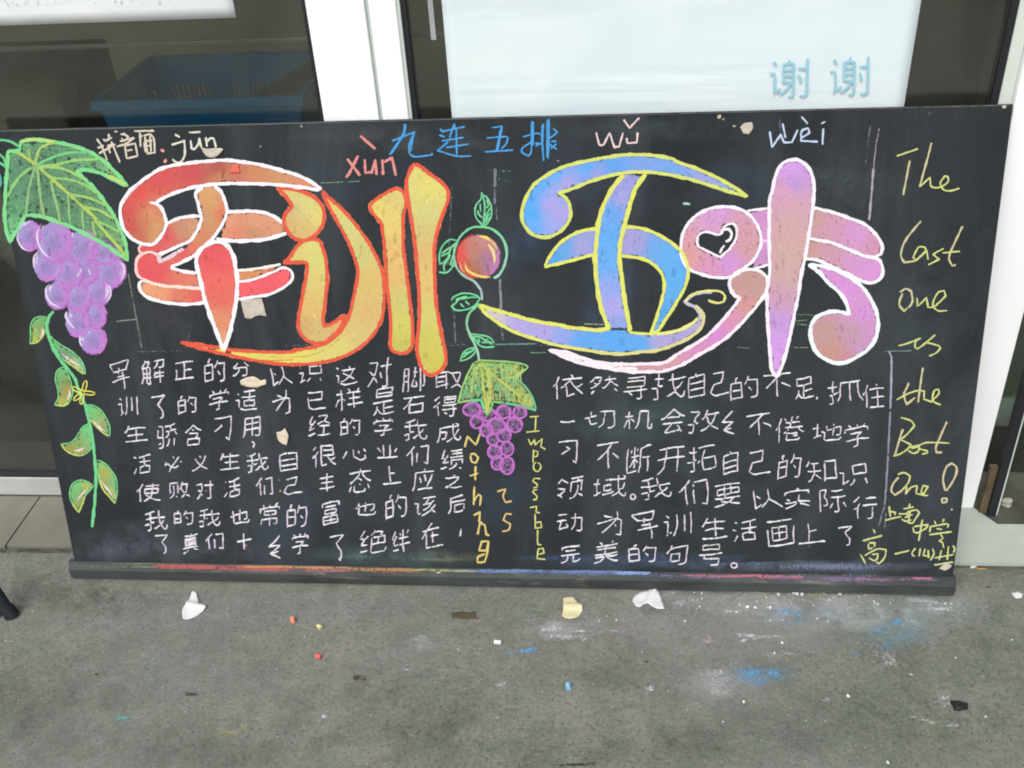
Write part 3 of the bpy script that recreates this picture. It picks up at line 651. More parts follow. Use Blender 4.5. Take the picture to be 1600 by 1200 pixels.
L.stroke(P('j 550,465 650,570 800,680 1000,790 1200,860 1400,920 l 100,955 300,990 500,1022 700,1052 900,1062 1120,1040 m 200,1020 400,960 600,870 720,780 782,690 790,600 755,520 690,460'), YEL, 6.2, 1.05, col2=(214, 206, 150))
L.stroke(P('l 965,755 1000,792 1150,808 1290,812'), YEL, 5, 1.0); L.stroke(P('l 1325,815 m 400,790 550,740 650,680 730,612'), (230, 232, 130), 6, 1.05)
L.stroke(P('m 750,640 748,560 690,480 600,440 565,405 630,345 740,300 900,285'), (190, 182, 206), 6.5, .95)
L.stroke(P('m 560,420 620,340 740,290 880,275 1000,285 1060,340 1045,410 960,425 855,398'), (222, 222, 130), 4.2, 1.0)
outline(L, w1, (214, 222, 110), 6.4, 1.05)
outline(L, w3, YEL, 6.0, 1.05)
LW.stroke(P('A7 835,88 775,170 735,280 705,400 677,520 672,620 688,750 708,900 740,1062'), YEL, 8.2, 1.05)
LW.stroke(P('A7 700,90 632,170 578,270 542,380 530,500 520,620 532,780 556,920 605,1052'), YEL, 8.2, 1.05)
L.build('chalk_character_outline', CHALK, bb); LW.build('chalk_upright_stroke', CHALK, bb)

# --- fourth big character (pink and violet, white outline)
PK, VI, BR = (216, 152, 172), (206, 146, 222), (190, 148, 142)
y1 = P('o 750,182 900,205 1020,265 1120,370 1180,500 1192,640 1150,770 1080,870 980,950 900,1020 800,1060 700,1070 550,1055 400,1010 290,960 230,880 195,760 200,600 240,460 340,330 470,240 600,195')
hh = P('o 420,688 396,640 402,560 450,512 530,497 620,530 690,520 740,425 830,392 880,432 890,520 860,620 780,730 682,815 550,750')
y2 = P('m 1250,360 1180,330 1130,250 1120,160 1170,70 1260,20 1380,5 1500,30 1580,110 1590,220 1550,330 1480,430 1400,530 1250,700 1100,840 900,980 700,1090 580,1170 n 1600,632 1400,645 1200,645 1000,622 800,590 600,550 400,490 250,420 150,378 350,400 550,470 700,512 900,545 1100,552 1300,548 1580,532 m 450,1080 600,990 750,900 900,780 1050,620 1180,460')
y3 = P('A4 25,1200 50,1090 90,1022 150,998 210,1010 260,1060 A8 285,140 285,230 275,330 260,430 240,560 215,680 200,760 p 540,150 500,350 460,550 420,750 370,930 320,1090 265,1190 210,1110 190,950 170,700 150,400 148,100 A8 10,700 8,600 8,400 10,250')
y4 = P('A8 270,295 400,325 500,360 600,400 670,460 712,530 705,590 660,606 600,597 500,557 400,517 235,485')
y4b = P('A8 235,487 400,517 500,557 600,597 660,607 700,630 717,690 700,740 650,767 580,752 480,702 370,652 300,622 215,612')
y4c = P('o 1020,245 1150,220 1310,208 1310,900 1180,940 1060,955 1150,770 1190,640 1170,480')
y5 = P('A8 252,655 350,665 450,700 550,760 p 1350,80 1450,230 1520,400 1535,550 1500,720 1400,850 1250,950 1080,1020 950,1000 820,930 730,830 690,700 690,580 740,470 850,400 1000,370 1170,402 1140,280 1080,170 980,70 900,0 A8 320,700')
L = Layer(bmap, F1)
L.fill(y4c, [(1185, 340, (206, 142, 200)), (1190, 370, (210, 150, 206)), (1190, 400, (196, 140, 196))])
L.fill(y4, [(1275, 340, (196, 150, 150)), (1300, 350, (204, 148, 178)), (1340, 365, (208, 146, 206)), (1365, 385, (204, 144, 176))])
L.fill(y4b, [(1265, 385, (196, 150, 146)), (1300, 395, (198, 150, 172)), (1340, 410, (206, 146, 204)), (1370, 425, (210, 142, 212))])
L.fill(y5, [(1290, 425, (208, 140, 208)), (1320, 455, (210, 142, 214)), (1350, 490, (208, 142, 210)), (1365, 520, (200, 142, 196)), (1330, 520, (190, 148, 172)), (1290, 520, (188, 148, 144)), (1300, 550, (194, 144, 130)), (1325, 560, (196, 134, 146)), (1345, 545, (192, 144, 188))])
L.fill(y2, [(1170, 440, BR), (1180, 450, (192, 150, 146)), (1165, 475, (206, 146, 146)), (1145, 500, (212, 140, 176)), (1120, 525, (212, 132, 208)), (1095, 545, (210, 136, 186)), (1050, 566, (208, 150, 164)), (980, 572, (196, 146, 160)), (920, 562, (214, 190, 196)), (870, 552, (220, 200, 206))])
L.fill(y1, [(1130, 330, (208, 150, 214)), (1090, 350, (206, 156, 186)), (1070, 370, (216, 152, 168)), (1075, 400, (214, 152, 150)), (1110, 420, (212, 144, 186)), (1140, 410, (204, 142, 212)), (1160, 360, (206, 152, 168)), (1170, 385, (206, 152, 160)), (1150, 335, (206, 150, 180)), (1105, 340, (206, 148, 206))], hole=hh)
L.fill(y3, [(1238, 262, (204, 150, 226)), (1240, 285, (186, 146, 214)), (1225, 300, (208, 154, 186)), (1240, 320, (206, 158, 176)), (1235, 350, (206, 162, 164)), (1235, 390, (202, 164, 158)), (1230, 430, (200, 162, 162)), (1225, 470, (200, 152, 180)), (1220, 500, (192, 148, 216)), (1215, 540, (204, 148, 228)), (1212, 570, (210, 150, 226))])
L.build('chalk_character_fill', CHALK, bb)
L = Layer(bmap, F2)
outline(L, y1, (240, 234, 250), 5.8, 1.05); outline(L, hh, (238, 228, 240), 4.6, 1.0)
L.stroke(P('o 735,470 790,458 826,520 812,580 755,625'), WHT, 4.6, 1.1); L.stroke(P('o 735,660 705,700 675,765'), WHT, 4.0, 1.05)
L.stroke(P('o 1020,238 1150,216 1300,205'), WHT, 4.6, 1.05); L.stroke(P('o 1205,618 1290,612'), (236, 196, 236), 4.2, 1.0); L.stroke(P('o 1090,960 1180,938 1290,900'), WHT, 4.2, 1.05)
L.stroke(P('A8 270,295 400,325 500,360 600,400 670,460 712,530 705,590 655,607 600,597 500,557 400,517 240,487'), WHT, 6.0, 1.05)
L.stroke(P('A8 655,607 700,630 717,690 700,740 650,767 580,752 480,702 370,652 300,622 225,615'), WHT, 6.0, 1.05)
outline(L, y5, (230, 240, 248), 7.0, 1.02, closed=True); L.stroke(P('p 700,560 720,760 820,930 950,990 1080,1010 1250,950 1400,850'), (228, 240, 248), 6, .8)
L.stroke(y2[13:]+y2[:4], (240, 226, 240), 6.4, 1.0); L.stroke(y2[:14], (240, 236, 236), 6.0, 1.05)
L.stroke(P('n 200,395 400,450 600,515 800,560 1000,595 1250,610'), (246, 236, 232), 6, .75)
outline(L, y3, (240, 232, 250), 6.4, 1.05)
L.build('chalk_character_outline', CHALK, bb)

# --- large vine leaf and its sprigs
GR, GRD, LY = (116, 204, 134), (96, 150, 112), (176, 204, 96)
leaf = P('q 245,280 262,175 340,150 450,143 600,162 750,185 900,220 1050,270 1180,330 1300,410 1400,510 1500,610 1590,720 1450,660 1300,580 1150,535 1050,525 960,540 1060,640 1150,720 1240,830 1330,950 1410,1070 r 1060,200 1110,300 1150,400 1180,500 1195,635 1100,570 1000,500 850,420 700,340 550,280 400,232 300,215 235,228 180,330 130,400 95,470 60,350 45,200 55,50 q 68,850 85,600 98,450 100,320 120,288 200,288')
L = Layer(bmap, F1)
L.fill(leaf, [(30, 225, (120, 190, 126)), (60, 245, (92, 140, 108)), (100, 250, (98, 150, 112)), (140, 255, (104, 166, 122)), (60, 300, (90, 134, 104)), (100, 310, (94, 140, 108)), (30, 320, (98, 156, 116)), (20, 360, (112, 190, 128)), (150, 330, (96, 144, 106)), (180, 380, (120, 170, 110)), (80, 335, (94, 142, 110)), (185, 280, (150, 200, 120)), (35, 250, (92, 140, 110))], .66, noisep=.14)
L.build('chalk_leaf_fill', CHALK, bb)
L = Layer(bmap, F2)
outline(L, leaf, (126, 216, 140), 7.5, .92)
outline(L, P('q 262,175 340,150 450,143 600,160 700,180'), (200, 214, 110), 4, .9, closed=False)
for s_, c_, w_ in (('q 120,288 240,312 340,380 450,460 600,590 850,810 1000,950 1200,1130 r 900,270 1000,390 1100,500 1180,610', LY, 6.0), ('q 440,460 480,300 550,220 700,180', (170, 200, 110), 5), ('q 460,460 650,370 850,310 1100,300', GR, 5), ('q 480,480 700,460 900,410 1060,395 1250,390', (150, 206, 112), 5.5), ('q 480,490 700,490 850,530 1050,640', (160, 206, 112), 5), ('q 440,470 300,560 180,700 90,870', (136, 204, 116), 5.5), ('q 450,470 400,620 350,850 330,1080', (140, 186, 128), 5), ('q 470,500 490,700 520,950 560,1130', (146, 190, 124), 5), ('q 630,640 680,850 720,1000 760,1180', (146, 192, 122), 5), ('q 850,830 860,1000 880,1190', (140, 192, 124), 4.5), ('q 1035,1010 1040,1180', (120, 190, 130), 4), ('q 640,620 900,650 1080,720 1220,820', (150, 204, 112), 4.5), ('q 880,830 1100,870 1350,970', (156, 204, 108), 5), ('q 1030,980 1250,1030 1430,1140', (160, 204, 108), 5), ('q 360,250 370,330 390,400', (150, 190, 110), 4), ('r 870,260 880,340 905,420', (150, 196, 116), 4.5), ('r 770,170 775,260 790,360', (140, 196, 120), 4), ('r 900,270 1000,310 1130,375', (140, 200, 116), 4.5), ('q 960,535 1060,520 1160,535', (120, 216, 140), 7), ('q 1350,600 1480,650 1580,715', (190, 214, 110), 6)):
    L.stroke(P(s_), c_, w_, .88)
for _ in range(420):   # side-of-the-chalk hatching inside the leaf
    x, y = rng.uniform(20, 190), rng.uniform(225, 395)
    if inpoly(np.array([[x, y], [x+6, y-1]]), leaf).all(): L.stroke([(x, y), (x+rng.uniform(5, 13), y+rng.uniform(-2, 2))], (124+rng.integers(30), 176+rng.integers(20), 136), 2.0, .52)
L.build('chalk_leaf_veins', CHALK, bb)
L = Layer(bmap, F2)
for s_ in ('q -110,175 0,150 100,160 180,190 240,240', 'q -60,280 0,330 50,380 80,470', 'q -20,430 40,455 90,500'): L.stroke(P(s_), (104, 206, 136), 4.5, .9)
L.stroke(P('q -20,560 12,640 8,740'), (84, 176, 170), 4, .8)
L.build('chalk_sprig', CHALK, bb)

# --- big bunch of grapes
grapes = [(165, 393, 22, 21), (130, 387, 23, 28), (46, 368, 19, 24), (86, 378, 28, 31), (135, 424, 20, 20), (75, 415, 23, 25), (108, 428, 23, 21), (174, 425, 23, 25), (124, 466, 20, 20), (90, 462, 19.5, 22), (155, 457, 19, 21), (152, 493, 15.5, 20), (122, 503, 20, 23), (146, 531, 21, 23)]
def ell(cx, cy, rx, ry, n=22, a0=0, a1=360, rot=0):
    o_ = []
    for i_ in range(n if a1-a0 >= 360 else n+1):
        t = math.radians(a0+(a1-a0)*i_/n); x, y = rx*math.cos(t), ry*math.sin(t); o_.append((cx+x*math.cos(rot)-y*math.sin(rot), cy+x*math.sin(rot)+y*math.cos(rot)))
    return o_
L = Layer(bmap, F1-1e-4); L.fill([(40, 352), (100, 358), (150, 368), (185, 385), (188, 435), (168, 470), (155, 510), (145, 530), (120, 505), (95, 470), (75, 425), (50, 380)], [(80, 390, (170, 126, 196)), (150, 450, (178, 124, 200))]); L.build('grape_underfill', CHALK, bb)  # lavender chalk fill under the whole bunch
for k_, (cx, cy, rx, ry) in enumerate(grapes):
    rx *= 1.05; ry *= 1.05; L = Layer(bmap, F1+k_*2e-5)
    L.fill(ell(cx, cy, rx, ry), [(cx-rx*.4, cy-ry*.3, (160, 144, 206)), (cx-rx*.1, cy+ry*.1, (142, 126, 184)), (cx+rx*.9, cy, (190, 122, 206)), (cx+rx*.5, cy+ry*.8, (188, 124, 208)), (cx+rx*.5, cy-ry*.7, (176, 132, 206)), (cx-rx*.2, cy+ry*.9, (178, 130, 208)), (cx-rx*.9, cy-ry*.1, (172, 154, 216))], .98, grid=5); L.build('grape', CHALK, bb)
L = Layer(bmap, F2)
for k_, (cx, cy, rx, ry) in enumerate(grapes):
    L.stroke(ell(cx, cy, rx-1, ry-1, 18, -70, 130), (196, 118, 210), 5.5, .62)
for s_ in ('r 175,380 165,430 195,500 235,540 275,550', 'r 390,290 355,380 360,480 410,570 500,640', 'r 375,550 325,600 320,670 330,730', 'r 470,860 435,900 440,970 480,1040 580,1090', 'r 630,1120 615,1160 625,1200', 'r 1110,650 1160,690 1165,760 1130,840', 'r 980,855 1035,900 1035,980 990,1040', 'u 850,430 850,520 880,620', 'u 630,60 640,160 700,260 780,340'):
    L.stroke(P(s_), (226, 206, 238), 3.6, .92, taper=.25)
for s_, wd in (('r 290,275 215,310 195,370', 7), ('r 420,290 400,330 395,360', 6), ('r 360,570 345,620 345,690', 7), ('r 500,860 470,900 480,960', 8), ('r 1130,680 1140,740 1110,800', 8), ('r 1000,870 1010,940 985,1000', 8), ('r 770,700 755,750 715,800', 6), ('r 820,700 835,740 860,790', 6), ('r 690,370 690,430', 6), ('r 700,905 705,950', 6), ('u 700,70 690,170', 9), ('u 1000,60 1030,110', 8), ('u 880,440 890,560', 8), ('u 920,420 1030,380', 6), ('r 1080,590 1130,610', 4)):
    L.stroke(P(s_), (206, 194, 232), wd, .62, taper=.3)
tag(L.build('chalk_grapes_highlights', CHALK, bb), kind='stuff')

# --- climbing vine on the left
L = Layer(bmap, F1); L2 = Layer(bmap, F2); L3 = Layer(bmap, F3)
leaves = [
 ('u 340,165 270,145 170,155 110,210 80,300 80,480 70,570 180,550 270,460 310,380 320,260', [(50, 500, (110, 196, 126)), (65, 505, (110, 170, 110)), (60, 515, (150, 156, 80)), (50, 532, (176, 190, 88)), (68, 520, (160, 176, 110))], 'u 270,300 275,400 230,490', 'u 70,565 180,545 270,460 310,380'),
 ('u 400,440 430,500 560,590 700,670 820,770 890,860 930,960 935,1040 850,1000 700,890 580,810 500,700 430,580 395,500', [(90, 535, (104, 190, 122)), (110, 550, (98, 160, 110)), (100, 555, (130, 140, 124)), (125, 570, (120, 180, 150)), (120, 572, (200, 200, 140))], 'u 560,710 700,820 860,920', 'u 600,820 700,890 850,1000 920,1040'),
 ('s 600,440 540,470 520,550 540,640 550,720 515,795 600,805 650,770 680,690 670,600 640,510', [(95, 580, (108, 184, 120)), (100, 600, (140, 150, 84)), (105, 610, (166, 150, 80)), (95, 632, (176, 176, 84)), (92, 600, (110, 172, 110))], 's 655,640 655,700 630,760', 's 515,795 600,800 650,765'),
 ('s 795,800 880,800 950,850 1000,920 1030,1000 1030,1085 960,1050 880,970 820,900', [(140, 638, (104, 200, 128)), (150, 650, (120, 186, 110)), (160, 665, (140, 150, 96)), (170, 675, (120, 190, 130)), (155, 662, (170, 180, 120))], 's 870,940 930,1000 990,1045', 's 820,900 880,970 960,1050 1025,1090'),
 ('s 840,970 780,1000 740,1060 700,1120 640,1155 575,1160 610,1210 660,1245 740,1268 800,1255 860,1190 870,1080', [(135, 670, (112, 200, 128)), (125, 690, (130, 170, 100)), (110, 702, (150, 150, 80)), (130, 705, (160, 160, 110)), (140, 690, (120, 190, 120))], 't 690,20 740,22 800,-10', 's 575,1160 610,1210 660,1245 740,1270 800,1255'),
 ('t 900,110 960,125 1040,200 1090,290 1100,400 1090,470 1080,520 1040,470 960,370 925,270 905,180', [(158, 725, (130, 190, 106)), (165, 740, (168, 172, 90)), (178, 755, (110, 186, 130)), (170, 770, (180, 180, 120)), (165, 757, (150, 160, 90))], 't 940,290 1000,370 1060,450', 't 905,180 960,370 1040,470 1080,520'),
 ('t 880,350 800,305 740,300 680,340 655,430 680,520 740,600 765,540 800,450 850,390', [(120, 755, (110, 196, 120)), (135, 755, (170, 180, 96)), (115, 775, (110, 180, 120)), (125, 785, (150, 160, 96))], 't 830,380 780,420 725,490', 't 680,520 740,605 770,530 800,450')]
for out_, cols_, hi_, ye_ in leaves:
    q_ = P(out_); L.fill(q_, cols_, .88, grid=4.5, noisep=.1); L2.stroke(q_, (118, 206, 132), 2.6, .9, closed=True); L3.stroke(P(hi_), (228, 214, 196), 5, .72, taper=.35); L2.stroke(P(ye_), (196, 212, 104), 3, .85)
L2.stroke(P('u 450,50 380,130 350,220 340,350 385,520 450,680 560,840 660,960 760,1100 s 740,650 800,800 830,920 860,1050 880,1200 t 895,150 902,300 892,480 880,600 865,745'), (110, 208, 140), 5.6, .92)
L2.stroke(P('s 700,560 800,800'), (150, 216, 160), 2, .7)
for a0 in (-75, 5, 100, 140, 205):
    a = math.radians(a0); c = (130, 613); q_ = []
    for t in np.linspace(0, 2*math.pi, 12, endpoint=False):
        x, y = 10+9*math.cos(t), 3.0*math.sin(t); q_.append((c[0]+x*math.cos(a)-y*math.sin(a), c[1]+x*math.sin(a)+y*math.cos(a)))
    L2.stroke(q_, (222, 224, 96), 2.2, .95, closed=True)
L3.blob(130, 613, 3, 3, (120, 60, 70), 1.0)
L.build('chalk_vine_leaves', CHALK, bb); L2.build('chalk_vine_outline', CHALK, bb); tag(L3.build('chalk_vine_highlights', CHALK, bb), kind='stuff')

# --- apple, its ring and tendril
L = Layer(bmap, F1)
L.fill(ell(748, 401, 35.5, 35.5), [(718, 390, (232, 80, 76)), (716, 405, (230, 84, 72)), (722, 420, (214, 90, 70)), (735, 385, (196, 120, 110)), (740, 400, (178, 130, 106)), (745, 420, (170, 116, 90)), (755, 410, (156, 118, 146)), (770, 400, (180, 122, 168)), (778, 410, (186, 118, 180)), (770, 425, (180, 118, 166)), (752, 375, (190, 136, 130)), (738, 432, (200, 90, 70))], .98, grid=4.5)
L.build('chalk_apple_fill', CHALK, bb)
L = Layer(bmap, F2); G5 = (112, 212, 150)
L.stroke(ell(748, 401, 35, 35, 30, 100, 260), (206, 70, 60), 3, .6)
L.stroke(P('i 540,628 640,650 715,705'), (240, 214, 96), 4.8, 1.0, taper=.3); L.stroke(P('i 690,680 750,740 770,800'), (222, 190, 120), 5, .7, taper=.3)
L.stroke(P('i 655,715 710,800 740,880 742,975'), (236, 216, 130), 5.2, .95, taper=.2); L.stroke(P('i 375,955 400,1050 480,1105 600,1140 700,1145'), (238, 214, 110), 4.6, .95, taper=.2); L.stroke(P('i 300,950 330,1040 370,1090'), (232, 150, 130), 4, .8, taper=.2)
L.build('chalk_apple_highlights', CHALK, bb)
L = Layer(bmap, F3)
L.stroke(P('i 600,515 720,545 830,640 880,750 893,880 860,1010 800,1110 735,1155'), G5, 4.6, .98, col2=(160, 206, 190))
L.stroke(P('i 600,515 480,518 370,578 290,680 248,780 235,880 260,1000 310,1080 400,1150 480,1190 j 540,220 580,300 580,400'), G5, 4.2, .98, col2=(176, 186, 196))
L.stroke(P('j 545,440 450,530 400,620 400,720 440,830 490,930 530,1030 550,1140'), (120, 208, 150), 4.6, .95, col2=(170, 200, 180))
for s_ in ('i 585,80 578,160 520,230 495,310 515,400 560,460 600,510 650,470 700,380 707,280 680,200 640,140 590,115', 'i 598,130 622,250 612,380 600,505', 'i 560,225 570,335', 'i 530,310 555,370 590,400', 'i 645,170 665,250 640,280', 'i 695,270 620,385', 'i 690,330 620,430', 'i 670,400 615,470',
           'i 290,690 200,672 120,718 70,800 52,900 60,980 120,950 190,900', 'i 40,1078 130,1088 180,1060 235,990', 'i 120,1070 110,1000 150,930 200,780 270,700', 'i 80,850 160,790 260,740', 'i 70,880 190,830', 'i 100,970 200,860', 'i 190,1000 230,850', 'i 210,1010 240,930',
           'j 200,400 230,350 320,310 420,303 520,335 560,370 520,430 440,490 340,517 250,510 200,462', 'j 200,470 260,420 300,380 420,358 550,352', 'j 310,430 370,482', 'j 380,400 432,450', 'j 250,380 400,340', 'j 260,400 330,360',
           'j 440,815 540,820 640,838 700,872 740,930', 'j 440,840 500,880 560,955 640,980 745,968', 'j 470,840 560,850 640,900 720,940', 'j 540,870 560,920', 'j 600,890 680,880', 'j 580,920 700,910',
           'j 512,985 420,998 350,1050 315,1150 400,1125 470,1080 512,1010', 'j 340,1110 420,1050 500,1000', 'j 360,1060 460,1020'):
    L.stroke(P(s_), (108+rng.integers(16), 206+rng.integers(16), 146+rng.integers(16)), 3.0, .95)
L.build('chalk_tendril', CHALK, bb)

# --- small grape bunch
sl_ = P('k 330,210 400,185 600,190 800,205 960,235 1000,270 930,330 850,410 930,470 1000,550 1060,650 1100,800 1000,780 850,740 700,710 560,700 540,780 490,860 450,790 420,680 280,680 130,710 170,560 210,450 260,330')
L = Layer(bmap, F1)
L.fill(sl_, [(750, 570, (150, 196, 110)), (800, 572, (164, 190, 100)), (730, 610, (110, 160, 110)), (780, 600, (120, 160, 110)), (820, 625, (170, 186, 96)), (760, 630, (150, 160, 100))], .60, noisep=.2, grid=4)
sg_ = [(737, 639, 14, 10, -.2), (762, 648, 14, 9, -.1), (745, 659, 10, 10, 0), (787.5, 643, 11, 10.5, 0), (812, 644, 10.5, 9.5, 0), (775.5, 665, 14, 12, 0), (804, 663, 12, 12, 0), (760, 672, 10, 10, 0), (787.5, 680, 11, 10.5, 0), (770, 686, 9, 9, 0), (792.5, 701, 10, 11, 0), (773, 706, 11, 11, 0), (777, 723, 9.5, 11, 0), (792.5, 727, 10.5, 13.5, 0)]
for cx, cy, rx, ry, ro in sg_: L.fill(ell(cx, cy, rx, ry, 14, rot=ro), [(cx, cy, (96, 78, 112)), (cx+rx, cy, (170, 100, 176)), (cx-rx, cy, (166, 98, 172)), (cx, cy-ry, (160, 96, 168)), (cx, cy+ry, (160, 96, 168))], .62, grid=4, noisep=.15)
L.build('chalk_small_bunch_fill', CHALK, bb)
L = Layer(bmap, F2)
for cx, cy, rx, ry, ro in sg_:
    L.stroke(ell(cx, cy, rx, ry, 16, rot=ro), (188, 108, 198), 3.6, .86, closed=True); L.stroke(ell(cx, cy, rx-1.8, ry-1.8, 12, 100, 380, ro), (184, 106, 192), 3.4, .66)
    for k_ in range(5):
        yy = cy+ry*(-.55+.27*k_); L.stroke([(cx-rx*.5, yy+1.5), (cx, yy-.5), (cx+rx*.5, yy-2)], (150, 150, 166), 1.7, .5)
L.stroke(sl_[:8]+[], (150, 206, 118), 3.4, .85); L.stroke(sl_[7:12], (112, 196, 140), 3.2, .85); L.stroke(sl_[11:15], (104, 200, 144), 5, .9); L.stroke(sl_[14:19], (130, 200, 110), 4, .9); L.stroke(sl_[18:21], (104, 210, 140), 5.5, .95); L.stroke([sl_[20]]+sl_[21:]+sl_[:1], (150, 206, 116), 3.8, .9)
for s_ in ('k 400,200 520,330 700,470 850,590 1000,720', 'k 430,300 440,500 490,840', 'k 480,300 520,500 500,800', 'k 420,220 330,330 290,600', 'k 700,410 850,380 950,290'): L.stroke(P(s_), (190, 200, 92), 5, .8)
for _ in range(330):
    x, y = rng.uniform(718, 836), rng.uniform(564, 632); yl = rng.uniform(6, 18)
    if inpoly(np.array([[x, y], [x+1, y+yl]]), sl_).all(): L.stroke([(x, y), (x+rng.uniform(-1, 3), y+yl)], [(140, 206, 136), (196, 208, 112), (120, 196, 140), (170, 176, 104)][rng.integers(4)], 1.9, .74)
for _ in range(90):
    x, y = rng.uniform(735, 815), rng.uniform(563, 590)
    if inpoly(np.array([[x, y], [x+14, y+3]]), sl_).all(): L.stroke([(x, y), (x+rng.uniform(8, 16), y+rng.uniform(-1, 4))], [(130, 200, 120), (190, 204, 96)][rng.integers(2)], 2.0, .6)
tag(L.build('chalk_small_bunch_lines', CHALK, bb), kind='stuff')

